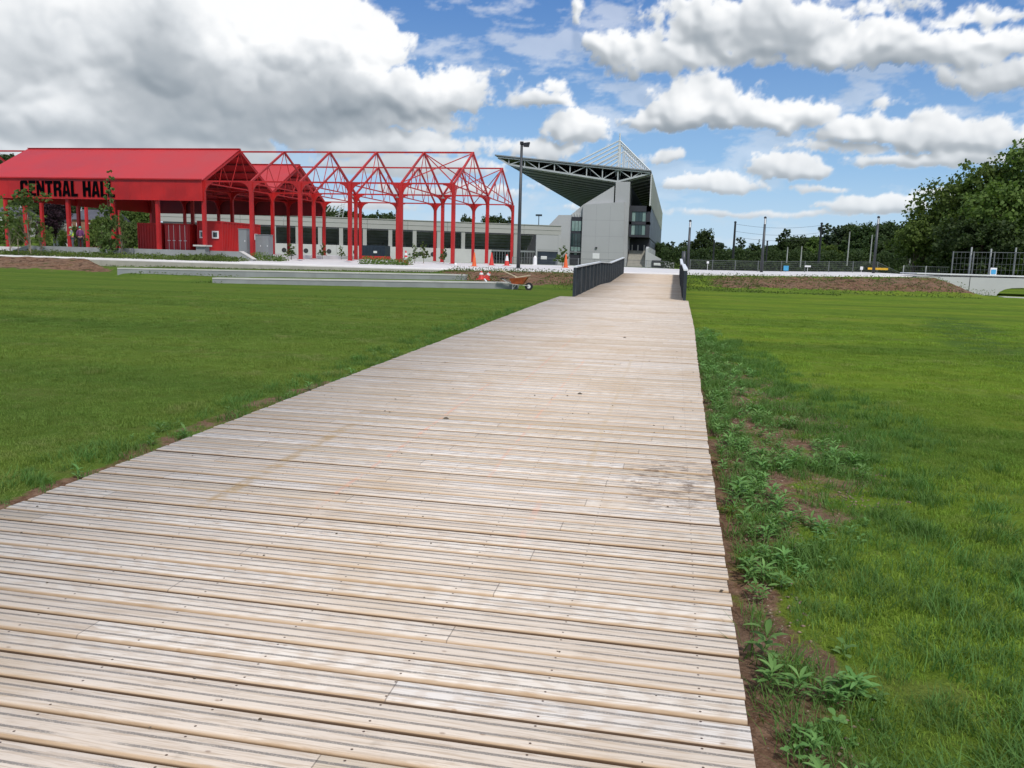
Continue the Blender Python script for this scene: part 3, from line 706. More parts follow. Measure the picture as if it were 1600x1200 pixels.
w = MB(); lbox(w, sB, s0, .5, .7, 2.75, 3.05); t = sB+.4
while t < s0: lbox(w, t, t+.08, .52, .6, .45, 2.75); t += .55
w.build('gate_screen', 'steel', LOW)
# little lamp mast and dark lattice mast behind
e = empty('floodlight_mast', tuple(atY(842, 352, 185)), 'thin floodlight mast rising behind the low terrace', 'mast'); a_ = atY(842, 355, 185); b_ = atY(842, 337, 185)
w = MB(); w.tube(a_-Vector((0, 0, 8)), b_, .09, n=6); w.build('mast', 'steel', e); w = MB(); w.box(b_.x-.7, b_.x+.7, b_.y-.2, b_.y+.2, b_.z-.1, b_.z+.3); w.build('lamp_head', 'steel', e)
a_ = atY(529, 338, 175); e = empty('lattice_mast', tuple(a_), 'slender white lattice mast behind the terrace, seen through the red frame', 'mast')
w = MB(); top = atY(536, 318, 175)
for dx in (-.9, .9): w.tube(a_+Vector((dx-1, 0, -8)), top+Vector((dx*.35, 0, 0)), .07, n=5)
for i in range(5):
    q0 = a_.lerp(top, i/5); q1 = a_.lerp(top, (i+1)/5); w.tube(q0+Vector((-.9, 0, 0)), q1+Vector((.6, 0, 0)), .05, n=5)
w.build('lattice', 'steel_w', e)
w = MB()
for i in range(3): w.bar(a_+Vector((-2.8+i*.9, 0, 1.0)), a_+Vector((-1.8+i*.9, 0, 2.3)), .45, .2)
w.build('lamp_bank', 'steel_w', e)

# ------------------------------------------------------------------ main stadium stand
ST = empty('stadium_stand', (-20, 170, .8), 'tall grey stadium stand with a tilted cantilever roof hung from cable masts', 'stadium')
Y0, Y1 = 170., 312.
w = MB(); w.prism([(-26.0, Y0, .4), (-26.0, Y0, 8.4), (-24.0, Y0, 10.55), (-21.5, Y0, 10.6), (-19.0, Y0, 12.7), (-12.9, Y0, 16.5), (-12.9, Y0, .4)], (0, 1.2, 0)); w.build('end_wall', 'stad_l', ST)
w = MB(); w.prism([(-18.95, Y0-1.0, .4), (-18.95, Y0-1.0, 12.65), (-10.7, Y0-1.0, 13.3), (-10.25, Y0-1.0, .4)], (0, .98, 0))
fb = sub_org(w.build('front_wall_block', 'stad', ST), ST)
w = MB()
for z_ in (3.2, 6.4, 9.6): w.box(-18.9, -10.4, Y0-1.004, Y0-1.0, z_, z_+.03)
for x_ in (-16.2, -13.4): w.box(x_, x_+.03, Y0-1.004, Y0-1.0, .5, 12.6)
w.build('panel_joints', 'cab', fb)
w = MB(); w.box(-16.6, -15.2, Y0-1.06, Y0-1.003, 1.9, 3.0); w.build('notice_board', 'white', fb)
w = MB(); w.box(-16.1, -15.7, Y0-1.3, Y0-1.003, 4.0, 4.25); w.build('wall_lamp', 'dark_clad', fb)
w = MB(); w.box(-12.6, -9.75, Y0-.3, Y0+1.2, .4, 17.3); w.build('corner_tower', 'stad', ST)
w = MB(); w.box(-10.1, -9.76, Y0+1.2, 235, .4, 17.0); w.build('side_wall', 'stad_l', ST)
# glazed slot
w = MB(); w.box(-21.3, -19.15, Y0-.25, Y0-.02, .5, 10.2); gs = sub_org(w.build('glazed_slot', 'dark_clad', ST), ST)
for z0, z1, k_ in ((7.4, 9.4, 1), (4.4, 6.9, 0), (3.4, 4.2, 1)):
    for i in range(3):
        x0 = -21.2+i*.68; zz = z0-(.8 if (k_ and z0 < 4 and i == 1) else 0)
        w = MB(); w.box(x0+.04, x0+.62, Y0-.32, Y0-.252, zz, z1); w.build('pane', 'glass_g' if k_ else 'glass', gs)
w = MB(); w.box(-21.3, -19.15, Y0-.6, Y0-.26, 3.0, 3.25); w.build('canopy_ledge', 'steel', gs)
w = MB()
for i in range(4): w.box(-21.15+i*.55, -21.05+i*.55, Y0-.3, Y0-.02, 10.3, 11.0)
w.build('fins', 'steel_w', gs)
# dark overhanging wing with glazing, recess and stair
w = MB(); w.box(-9.7, -5.5, 171.5, 305, 6.5, 6.9); w.box(-9.7, -5.5, 171.5, 176, 11.6, 12.75); w.box(-9.7, -5.5, 171.5, 176, 9.0, 9.6); w.box(-6.3, -5.5, 171.5, 305, 6.9, 12.75); w.box(-9.7, -9.2, 171.5, 176, 6.9, 11.6); w.box(-9.2, -6.3, 175.6, 176, 6.9, 11.6)
wing = sub_org(w.build('dark_wing', 'dark_clad', ST), ST)
for z0, z1 in ((6.95, 8.95), (9.65, 11.55)):
    for i in range(4):
        x0 = -9.15+i*.71; w = MB(); w.box(x0, x0+.66, 171.7, 171.78, z0, z1); w.build('pane', 'glass' if (i+int(z0)) % 3 else 'glass_g', wing)
w = MB(); w.box(-9.7, -5.6, 180, 300, .4, 6.4); w.build('recessed_base', 'dark_clad', ST)
w = MB()
for i in range(15): w.box(-9.6, -6.0, 170+i*.35, 176.5, .5+i*.22, .72+i*.22)
w.build('stair', 'concrete_beige', ST)
w = MB()
for x in (-9.2, -8.0, -6.7): w.box(x, x+.25, 176.6, 176.85, 3.8, 5.0)
w.build('stair_posts', 'concrete', ST)
w = MB(); w.prism([(-5.95, 169, .3), (-5.95, 169, 4.2), (-5.95, 172, 4.6), (-5.95, 300, 4.6), (-5.95, 300, .3)], (.5, 0, 0)); w.box(-5.45, -1.5, 230, 260, .3, 1.8); w.build('concrete_balustrade', 'stad_l', ST)
w = MB(); w.prism([(-5.45, 169.3, .3), (-5.45, 169.3, 3.5), (-2.0, 169.3, 1.8), (-.2, 169.3, 1.6), (-.2, 169.3, .3)], (0, .5, 0)); w.build('ramp_wall', 'stad_l', ST)
w = MB(); w.box(-4.6, -2.2, 169.0, 169.28, .4, 1.9); g_ = sub_org(w.build('ramp_gate', 'void', ST), ST)
w = MB(); w.box(-4.2, -2.8, 168.9, 168.98, .9, 1.4); w.build('sign_panel', 'white', g_)
# louvre screen
w = MB(); w.box(-5.75, -5.55, Y0+.5, 306, 12.7, 19.0)
z = 12.9
while z < 18.9: w.box(-5.55, -5.42, Y0+.5, 306, z, z+.12); z += .45
w.build('louvre_screen', 'louvre', ST)
# roof sheet, ribs
def roofz(x): return 22.35+(x+37.4)*(19.45-22.35)/(31.6)
def botz(x): return float(np.interp(x, [-37.4, -34.7, -12.3, -5.85], [22.1, 20.55, 17.35, 19.0]))
w = MB(); w.hexa([(-37.6, Y0-.6, roofz(-37.6)-.12), (-5.7, Y0-.6, roofz(-5.7)-.12), (-5.7, Y1, roofz(-5.7)-.12), (-37.6, Y1, roofz(-37.6)-.12), (-37.6, Y0-.6, roofz(-37.6)+.12), (-5.7, Y0-.6, roofz(-5.7)+.12), (-5.7, Y1, roofz(-5.7)+.12), (-37.6, Y1, roofz(-37.6)+.12)])
w.build('roof_deck', 'steel', ST)
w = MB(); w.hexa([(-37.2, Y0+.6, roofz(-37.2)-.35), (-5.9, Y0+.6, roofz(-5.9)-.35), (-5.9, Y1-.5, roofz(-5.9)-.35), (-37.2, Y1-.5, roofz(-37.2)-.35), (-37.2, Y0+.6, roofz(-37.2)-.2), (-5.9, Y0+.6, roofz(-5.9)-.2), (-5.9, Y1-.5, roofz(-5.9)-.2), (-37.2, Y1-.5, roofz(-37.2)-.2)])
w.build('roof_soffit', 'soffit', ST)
nodes = [-37.0, -34.7, -31.4, -28.4, -25.2, -22.0, -18.6, -15.4, -12.3, -9.6, -7.6, -5.9]
for i, y in enumerate(np.linspace(Y0, Y1-.6, 20)):
    w = MB(); near_ = i == 0; mt = 'truss_grey' if near_ else 'steel'
    tk = .34 if near_ else .30
    for a0, a1 in zip(nodes[:-1], nodes[1:]):
        w.bar((a0, y, botz(a0)), (a1, y, botz(a1)), tk, tk)
        if near_: w.bar((a0, y-.3, roofz(a0)-.35), (a1, y-.3, roofz(a1)-.35), .2, .22)
    for j, a0 in enumerate(nodes[1:-1]):
        w.bar((a0, y, botz(a0)), (a0, y, roofz(a0)-.3), .2)
        if j+2 < len(nodes):
            a1 = nodes[j+2]
            if j % 2 == 0: w.bar((a0, y, botz(a0)), (a1, y, roofz(a1)-.3), .16)
            else: w.bar((a0, y, roofz(a0)-.3), (a1, y, botz(a1)), .16)
    w.build('roof_truss', mt, ST)
    if i < 19:
        w = MB(); yy_ = y+3.7
        for a0, a1 in zip(nodes[1:-1], nodes[2:]): w.bar((a0, yy_, botz(a0)), (a1, yy_, botz(a1)), .22, .3)
        w.build('purlin', 'steel_w', ST)
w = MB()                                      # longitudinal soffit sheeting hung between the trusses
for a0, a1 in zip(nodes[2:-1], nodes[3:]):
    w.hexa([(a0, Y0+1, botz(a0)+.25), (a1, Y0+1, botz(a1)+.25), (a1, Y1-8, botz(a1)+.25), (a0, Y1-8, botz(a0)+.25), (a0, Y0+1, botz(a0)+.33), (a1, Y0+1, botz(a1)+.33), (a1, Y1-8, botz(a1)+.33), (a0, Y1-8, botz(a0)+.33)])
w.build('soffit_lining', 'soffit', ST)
for i in range(9):
    y = Y0+1+i*16.5; w = MB(); x = -12.3; zt = 25.9+(1.0 if i == 0 else 0)
    w.tube((x, y, 17.3), (x, y, zt), .2, .13, n=6)
    for sx_ in (-.45, .45): w.tube((x+sx_, y, 18.6), (x+sx_*.3, y, 25.6), .07, n=5)
    mo = sub_org(w.build('mast', 'steel_w', ST), ST)
    for q2 in range(6 if i == 0 else 1):
        xr_ = -21.4+q2*1.45; w = MB(); w.tube((x, y, 25.5-q2*.78), (xr_, y, roofz(xr_)+.1), .16, n=5); w.build('stay_cable', 'steel_w', mo)
    w = MB(); w.tube((x, y, 25.5), (-5.9, y, roofz(-5.9)+.1), .16, n=5); w.build('stay_cable', 'steel_w', mo)
# rear fans of thin rods
w = MB()
for i in range(15): xx_ = -12.0+i*.41; w.tube((xx_, Y0+1.2, 25.3-(i+.3)*.39), (xx_, Y0+1.2, roofz(xx_)), .075, n=4, cap=False)
for i in range(34):
    y = Y0+1+i*4.; w.tube((-12.3+.16*(i % 3), y, 25.0), (-5.9, y, roofz(-5.9)+.1), .085, n=4, cap=False)
w.build('rear_stay_rods', 'steel_w', ST)

# ------------------------------------------------------------------ lamp posts and poles
def gz(x, y): return float(prom_z(x, y)) if 53 < y < 86 and not (x > 18 and y > 63.2) else float(terrain_z(np.array(x), np.array(y)))
e = empty('lamp_post', (-11.0, 58.2, .9), 'tall dark lamp post with a small spotlight head, left of the stadium roof tip', 'lamp post')
w = MB(); w.tube((-11.0, 58.2, gz(-11, 58.2)), (-11.0, 58.2, 9.5), .14, .09, n=12); w.lathe((-11.0, 58.2, gz(-11, 58.2)), [(.22, 0), (.22, .04), (.17, .06)], 12); w.build('post', 'pole', e, True)
w = MB(); w.bar((-11.0, 58.2, 9.45), (-10.65, 58.15, 9.5), .1, .08); w.hexa([(-10.85, 58, 9.3), (-10.5, 58, 9.28), (-10.5, 58.3, 9.28), (-10.85, 58.3, 9.3), (-10.88, 58, 9.55), (-10.42, 58, 9.6), (-10.42, 58.3, 9.6), (-10.88, 58.3, 9.55)]); w.lathe((-11.0, 58.2, 9.45), [(.13, 0), (.13, .2)], 10); w.build('lamp_head', 'pole_k', e)
def column_light(x, y, top, lab):
    z0 = gz(x, y); e = empty('lamp_post', (x, y, z0), lab, 'lamp post', 'lantern posts along the promenade')
    w = MB(); w.tube((x, y, z0), (x, y, top-.62), .135, .095, n=12); w.build('post', 'pole', e, True)
    w = MB(); w.tube((x, y, top-.62), (x, y, top-.1), .085, .085, n=12)
    lh = sub_org(w.build('lantern', 'lantern', e), e)
    w = MB(); w.lathe((x, y, top-.12), [(.115, 0), (.115, .10), (.04, .16)], 12)
    for a_ in (0, 2.1, 4.2): w.bar((x+.095*math.cos(a_), y+.095*math.sin(a_), top-.62), (x+.095*math.cos(a_), y+.095*math.sin(a_), top-.1), .025)
    w.build('cap', 'pole_k', lh)
column_light(1.10, 75, 5.30, 'lantern post right behind the ramp railing end')
column_light(7.42, 75, 5.70, 'lantern post between the two black net poles')
column_light(16.6, 75, 5.90, 'lantern post nearest the big leafy trees')
w = MB(); x, y = .72, 75.; w.tube((x, y, gz(x, y)), (x, y, 2.6), .2, .17, n=10); tag(w.build('bollard_post', 'pole', None, True), 'short thick grey post just left of the lantern post by the ramp', 'post')
for (px, tp, yy, bl, lab) in ((1149, 348, 110, 0, 'tall black net pole left of the middle lantern post'), (1284, 350, 110, 0, 'tall black net pole right of the middle lantern post'),
                          (1116, 377, 140, 0, 'thin dark pole against the bushy tree near the ramp'), (1199, 378, 140, 0, 'short dark pole close behind the middle lantern post')):
    t = atY(px, tp, yy); z0 = gz(t.x, yy); e = empty('net_pole', (t.x, yy, z0), lab, 'pole', 'black net poles beyond the promenade')
    w = MB(); w.tube((t.x, yy, z0), (t.x, yy, t.z), .17, .12, n=8); w.build('pole', 'pole_k', e); w = MB(); w.lathe((t.x, yy, t.z), [(.16, 0), (.16, .12), (.05, .2)], 8); w.build('cap', 'pole_k', e)
a_, b_ = atY(1149, 350, 110), atY(1284, 352, 110)
w = MB()
for dz in (0, -.9, -1.6):
    for i in range(14):
        t0, t1 = i/14, (i+1)/14; q0, q1 = a_.lerp(b_, t0), a_.lerp(b_, t1); sg = lambda t: -1.2*4*t*(1-t)*.35
        w.tube(q0+Vector((0, 0, dz+sg(t0))), q1+Vector((0, 0, dz+sg(t1))), .014, n=4, cap=False)
tag(w.build('net_cables', 'pole_k'), 'thin sagging cables between the two tall black net poles', 'cable')
for (px, tp, lab) in ((1231, 386, 'thin pale goalpost, left of a close pair'), (1253, 385, 'thin pale goalpost, right of a close pair'), (1328, 362, 'tall pale goalpost left of the lantern post by the trees'),
                      (1363, 367, 'tall pale goalpost right beside the lantern post by the trees'), (1423, 392, 'pale post in front of the leafy tree edge')):
    yy = 105; t = atY(px, tp, yy); z0 = gz(t.x, yy)
    w = MB(); w.tube((t.x, yy, z0), (t.x, yy, t.z), .085, .06, n=8); w.lathe((t.x, yy, z0), [(.15, 0), (.15, .1), (.09, .12)], 8); tag(w.build('goalpost', 'pole_l'), lab, 'goalpost', 'pale goalposts on the far pitch')

# ------------------------------------------------------------------ fences at the far side of the promenade
def fence(name, pts, h, step, lab, mat_p='mesh', wire=.10, z=None, nr=5):
    e = empty(name, (pts[0][0], pts[0][1], gz(*pts[0])), lab, 'fence')
    wires = MB()
    for (xa, ya), (xb, yb) in zip(pts[:-1], pts[1:]):
        L = math.hypot(xb-xa, yb-ya); nsp = max(1, int(L/step))
        for i in range(nsp):
            x0, y0 = xa+(xb-xa)*i/nsp, ya+(yb-ya)*i/nsp; x1, y1 = xa+(xb-xa)*(i+1)/nsp, ya+(yb-ya)*(i+1)/nsp
            z0, z1 = gz(x0, y0), gz(x1, y1)
            w = MB(); w.box(x0-.035, x0+.035, y0-.035, y0+.035, z0, z0+h+.05); w.build('post', mat_p, e)
            for r in range(nr+1): wires.bar((x0, y0, z0+.06+(h-.06)*r/nr), (x1, y1, z1+.06+(h-.06)*r/nr), .012 if 0 < r < nr else .035)
            k_ = int(math.hypot(x1-x0, y1-y0)/wire)
            for j in range(1, k_):
                t = j/k_; xx_, yy_ = x0+(x1-x0)*t, y0+(y1-y0)*t; zz = z0+(z1-z0)*t; wires.bar((xx_, yy_, zz+.05), (xx_, yy_, zz+h), .010)
    wires.build('mesh_panel', 'mesh', e)
    return e
fence('mesh_fence', [(1.4, 80), (24, 79)], .95, 1.9, 'low dark mesh fence along the far edge of the promenade before the treeline', wire=.09)
fence('tall_mesh_fence', [(18.2, 72), (21.3, 71)], 1.75, 1.5, 'tall mesh fence section nearest the lantern post under the leafy trees', 'pole_l', .12)
fence('barrier_fence', [(18.9, 62.4), (25.4, 62.2), (32, 62.0)], 1.65, 1.25, 'tall steel mesh fence on the white bridge wall at the right edge', 'mesh', .22, nr=4)
fence('site_barrier', [(-16.5, 84), (-.6, 84.5)], .72, 2.2, 'low grey crowd barriers on the promenade in front of the stadium', 'steel', .12, nr=2)
w = MB()
for x, h in ((21.35, 1.9), (22.9, 2.0), (24.4, 1.9), (20.1, 2.0)): w.tube((x, 62.6, gz(x, 62.6)), (x, 63.6-1.0, gz(x, 62.6)+h), .055, n=8)
tag(w.build('gate_posts', 'pole_l'), 'row of stout pale gate posts standing in the tall fence at right', 'fence posts')
e = empty('notice_sign', (22.3, 63.3, 1.3), 'small blue and white notice on the tall fence at right', 'sign'); q_ = atY(1552, 424, 62.0)
w = MB(); w.box(q_.x-.2, q_.x+.2, 61.95, 61.99, q_.z-.24, q_.z+.24); w.build('board', 'white', e); w = MB(); w.box(q_.x-.15, q_.x+.15, 61.92, 61.945, q_.z-.18, q_.z+.12); w.build('panel', 'blue_sign', e)
q_ = atY(1371, 420, 79.2); e = empty('banner_sign', (q_.x, 79.2, 1.2), 'narrow yellow banner low on the fence by the lantern post near the trees', 'sign')
w = MB(); w.box(q_.x-.85, q_.x+.85, 79.0, 79.03, q_.z-.09, q_.z+.09); w.build('banner', 'yellow_sign', e)
for px, py, mt, w_, h_, lab in ((1228, 419, 'blue_sign', .22, .22, 'small teal box sign by the left goalpost of the pair'), (1262, 416, 'white', .26, .07, 'small white strip sign on the low fence'), (1106, 410, 'white', .10, .10, 'tiny white sign disc on the low fence beyond the ramp rail'), (1346, 419, 'white', .12, .14, 'small white square sign left of the yellow banner')):
    q_ = atY(px, py, 79); w = MB(); w.box(q_.x-w_, q_.x+w_, 78.9, 78.94, q_.z-h_, q_.z+h_); w.bar((q_.x, 78.96, gz(q_.x, 79)), (q_.x, 78.96, q_.z), .03); tag(w.build('fence_sign', mt), lab, 'sign')

# ------------------------------------------------------------------ arched bridge wall on the right
e = empty('bridge_wall', (24, 58.6, .2), 'white concrete wall with a low wide arch at the right edge of the lawn', 'wall')
ztop = 1.27; xa0 = 20.35; yW = 58.0
top = [(15.5, ztop-.12), (40, ztop+.10)]
arch = [(xa0+.0, -.1), (xa0+.06, .12), (xa0+.22, .32), (xa0+.5, .48), (xa0+.9, .57), (xa0+1.5, .60), (33, .60)]
w = MB()
pts = [(15.5, -.1)]+arch+[(40, .60), (40, ztop+.1), (15.5, ztop-.12)]
for (x0, zb0), (x1, zb1) in zip([(15.5, -.1)]+arch[:-1], arch):
    zt0 = ztop-.12+(x0-15.5)*.009; zt1 = ztop-.12+(x1-15.5)*.009
    w.hexa([(x0, yW, zb0), (x1, yW, zb1), (x1, yW+4, zb1), (x0, yW+4, zb0), (x0, yW, zt0), (x1, yW, zt1), (x1, yW+4, zt1), (x0, yW+4, zt0)])
w.build('wall_face', 'wall_white', e)
w = MB(); w.box(15.5, 33, yW-.04, yW+4.1, ztop+.02, ztop+.09); w.build('coping', 'white', e)
w = MB(); w.box(18.7, 18.74, yW-.006, yW-.002, .1, ztop-.1); w.build('movement_joint', 'rubber', e)
w = MB()
pth = [(19.6, 54.6), (22, 53.6), (26, 52.8), (34, 52)]
for (x0, y0), (x1, y1) in zip(pth[:-1], pth[1:]): w.hexa([(x0, y0, .0), (x1, y1, .0), (x1, y1+.8, .0), (x0, y0+.8, .0), (x0, y0, .10), (x1, y1, .10), (x1, y1+.8, .10), (x0, y0+.8, .10)])
tag(w.build('footpath', 'concrete'), 'narrow concrete path leading to the arch', 'path', kind='structure')

# ------------------------------------------------------------------ cones, barrow, skip
def cone(name, x, y, z, h, r, lab, bands, mat, base='rubber', tilt=None):
    h *= .9; r *= .9; e = empty(name, (x, y, z), lab, 'traffic cone', 'traffic cones about the site')
    w = MB(); w.lathe((x, y, z+.035), [(r, 0), (r*.14+.015, h-.05), (r*.14, h-.035)], 18); w.build('cone_body', mat, e, False)
    w = MB(); w.box(x-r*1.35, x+r*1.35, y-r*1.35, y+r*1.35, z, z+.035); w.build('base', base, e)
    for t0, t1 in bands:
        ra = r+(r*.14+.015-r)*t0+.006; rb = r+(r*.14+.015-r)*t1+.006
        w = MB(); w.lathe((x, y, z+.035), [(ra, h*t0), (rb, h*t1)], 18); w.build('reflective_band', 'white', e)
    if tilt: e.rotation_euler = tilt
    return e
def on(px, Y): q_ = atY(px, 410, Y); return q_.x, Y, gz(q_.x, Y)
x, y, z = on(634, 60.5); cone('traffic_cone', x, y, z, 1.15, .24, 'red and white banded cone beside the third red column from the right end', ((.30, .48), (.62, .80)), 'conered', 'conered')
x, y, z = on(741, 60.); cone('traffic_cone', x, y, z, 1.15, .19, 'plain orange cone in front of a red column', (), 'orange', 'orange')
x, y, z = on(768, 66.); cone('traffic_cone', x, y, z, 1.15, .22, 'plain red cone between two red columns, left of the white banded one', (), 'conered', 'conered')
x, y, z = on(792, 66.); cone('traffic_cone', x, y, z, 1.0, .24, 'red cone with white upper half beside the last red column', ((.40, .85),), 'conered', 'conered')
x, y, z = on(884, 62.); cone('traffic_cone', x, y, z, 1.15, .19, 'orange cone by the young tree, nearest the stadium wall', (), 'orange', 'orange')
x, y, z = on(712, 60.2); w = MB(); w.lathe((x+.1, y-.4, z), [(.10, 0), (.12, .12), (.06, .2)], 10); tag(w.build('small_bucket', 'white'), 'small white pot on the promenade at the foot of the nearest red column', 'pot')
x, y, z = on(836, 80.); w = MB(); w.lathe((x, y, z), [(.20, 0), (.18, .7), (.08, .9)], 10); w.box(x-.22, x+.22, y-.22, y+.22, z, z+.06); tag(w.build('white_bollard', 'white'), 'small white bollard beyond the lamp post', 'bollard')
# collapsed pair of cones with stake
x, y, z = -10.05, 42.7, .42
cn = cone('traffic_cone', x, y, z, .50, .19, 'crumpled red cone on the bank by the white stake', ((.5, .72),), 'conered', 'conered')
cn2 = cone('traffic_cone', x+.22, y+.3, z+.05, .46, .17, 'second faded red cone tipped against the crumpled one', ((.45, .7),), 'conered', 'conered', (.1, .5, 0))
w = MB(); q0 = atY(757, 436, 41.5); q1 = atY(768, 451, 40.); q0.z = max(q0.z, .36); w.bar(q0, q1, .07, .05); tag(w.build('white_stake', 'white'), 'white stake leaning on the lowest terrace step', 'stake')

def wheelbarrow(x, y, z):
    e = empty('wheelbarrow', (x, y, z), 'orange wheelbarrow with a pale board lying on it, parked at the foot of the bank', 'wheelbarrow')
    # tub: tapered tray, wheel to the right
    o_ = lambda a_, b_, c_: (x+a_*.8, y+b_*.8, z+c_*.86)
    w = MB()
    bot = [(-.38, -.20, .30), (.28, -.20, .30), (.28, .20, .30), (-.38, .20, .30)]; tp = [(-.52, -.34, .60), (.55, -.34, .70), (.55, .34, .70), (-.52, .34, .60)]
    bi = [(a_*.94, b_*.93, c_+.02) for a_, b_, c_ in bot]; ti = [(a_*.95, b_*.93, c_) for a_, b_, c_ in tp]
    vs = [o_(*q_) for q_ in bot+tp+bi+ti]
    fs = [(3, 2, 1, 0), (8, 9, 10, 11)]+[(i, (i+1) % 4, 4+(i+1) % 4, 4+i) for i in range(4)]+[(8+(i+1) % 4, 8+i, 12+i, 12+(i+1) % 4) for i in range(4)]+[(4+i, 4+(i+1) % 4, 12+(i+1) % 4, 12+i) for i in range(4)]
    w.add(vs, fs); w.build('tray', 'rust', e)
    w = MB()
    for s_ in (-.24, .24): w.tube(o_(.62, s_*.35, .22), o_(-.45, s_, .30), .018, n=6); w.tube(o_(-.45, s_, .30), o_(-.95, s_*1.2, .55), .018, n=6)
    for s_ in (-.24, .24): w.tube(o_(-.30, s_, .30), o_(-.34, s_, .0), .016, n=6); w.tube(o_(-.34, s_, .0), o_(-.1, s_, .28), .014, n=6)
    w.build('frame', 'pole_l', e)
    w = MB(); w.tube(o_(.62, -.045, .19), o_(.62, .045, .19), .19, n=18)
    wh = sub_org(w.build('wheel', 'rubber', e), e); w = MB(); w.tube(o_(.62, -.05, .19), o_(.62, .05, .19), .09, n=12); w.build('rim', 'white', wh)
    w = MB()
    for s_ in (-.29, .29): w.tube(o_(-.95, s_, .55), o_(-1.10, s_, .60), .024, n=8)
    w.build('handle_grips', 'rubber', e)
    b1 = MB(); b1.bar(o_(-1.15, -.1, 1.08), o_(-.05, .0, .66), .12, .04); b1.bar(o_(-.2, .02, .66), o_(.66, .05, .80), .42, .05)
    tag(b1.build('loose_boards', 'wood'), 'pale loose boards laid across the orange wheelbarrow', 'boards')
wheelbarrow(-7.25, 38.6, float(terrain_z(np.array(-7.25), np.array(38.6)))+.01)

e = empty('site_skip', (-50, 130, .5), 'dark navy site skip with red base beyond the red frame', 'skip'); a_, b_ = atY(564, 383, 130), atY(602, 403, 130)
w = MB(); w.box(a_.x, b_.x, 130, 132.4, b_.z+.25, a_.z); x = a_.x+.3
while x < b_.x: w.box(x, x+.1, 129.94, 130, b_.z+.3, a_.z-.1); x += .6
w.build('body', 'navy', e); w = MB(); w.box(a_.x-.03, b_.x+.05, 129.9, 132.5, b_.z-.3, b_.z+.25); w.build('base', 'conered', e)
w = MB(); w.box(b_.x-2.0, b_.x-1.4, 129.86, 129.93, (a_.z+b_.z)/2-.25, (a_.z+b_.z)/2+.1); w.build('sign_panel', 'white', e)

# ------------------------------------------------------------------ people
def skin_mesh(name, pts, edges, radii, mat, parent, root=0, lvl=2):
    me = bpy.data.meshes.new(name); off = Vector(parent['_org']) if parent else Vector((0, 0, 0))
    me.from_pydata([tuple(Vector(p_)-off) for p_ in pts], edges, []); o = bpy.data.objects.new(name, me); COL.objects.link(o)
    o.modifiers.new('Skin', 'SKIN')
    if not me.skin_vertices: pass
    for i, r_ in enumerate(radii):
        v = me.skin_vertices[0].data[i]; v.radius = (r_, r_) if not isinstance(r_, tuple) else r_
        v.use_root = (i == root)
    sb = o.modifiers.new('Sub', 'SUBSURF'); sb.levels = lvl; sb.render_levels = lvl
    bpy.context.view_layer.update()
    ev = o.evaluated_get(bpy.context.evaluated_depsgraph_get()); m2 = bpy.data.meshes.new_from_object(ev); bpy.data.objects.remove(o)
    m2.name = name; m2.materials.clear(); m2.materials.append(M[mat]); m2.polygons.foreach_set('use_smooth', [True]*len(m2.polygons))
    o = bpy.data.objects.new(name, m2); COL.objects.link(o)
    if parent: o.parent = parent
    return o
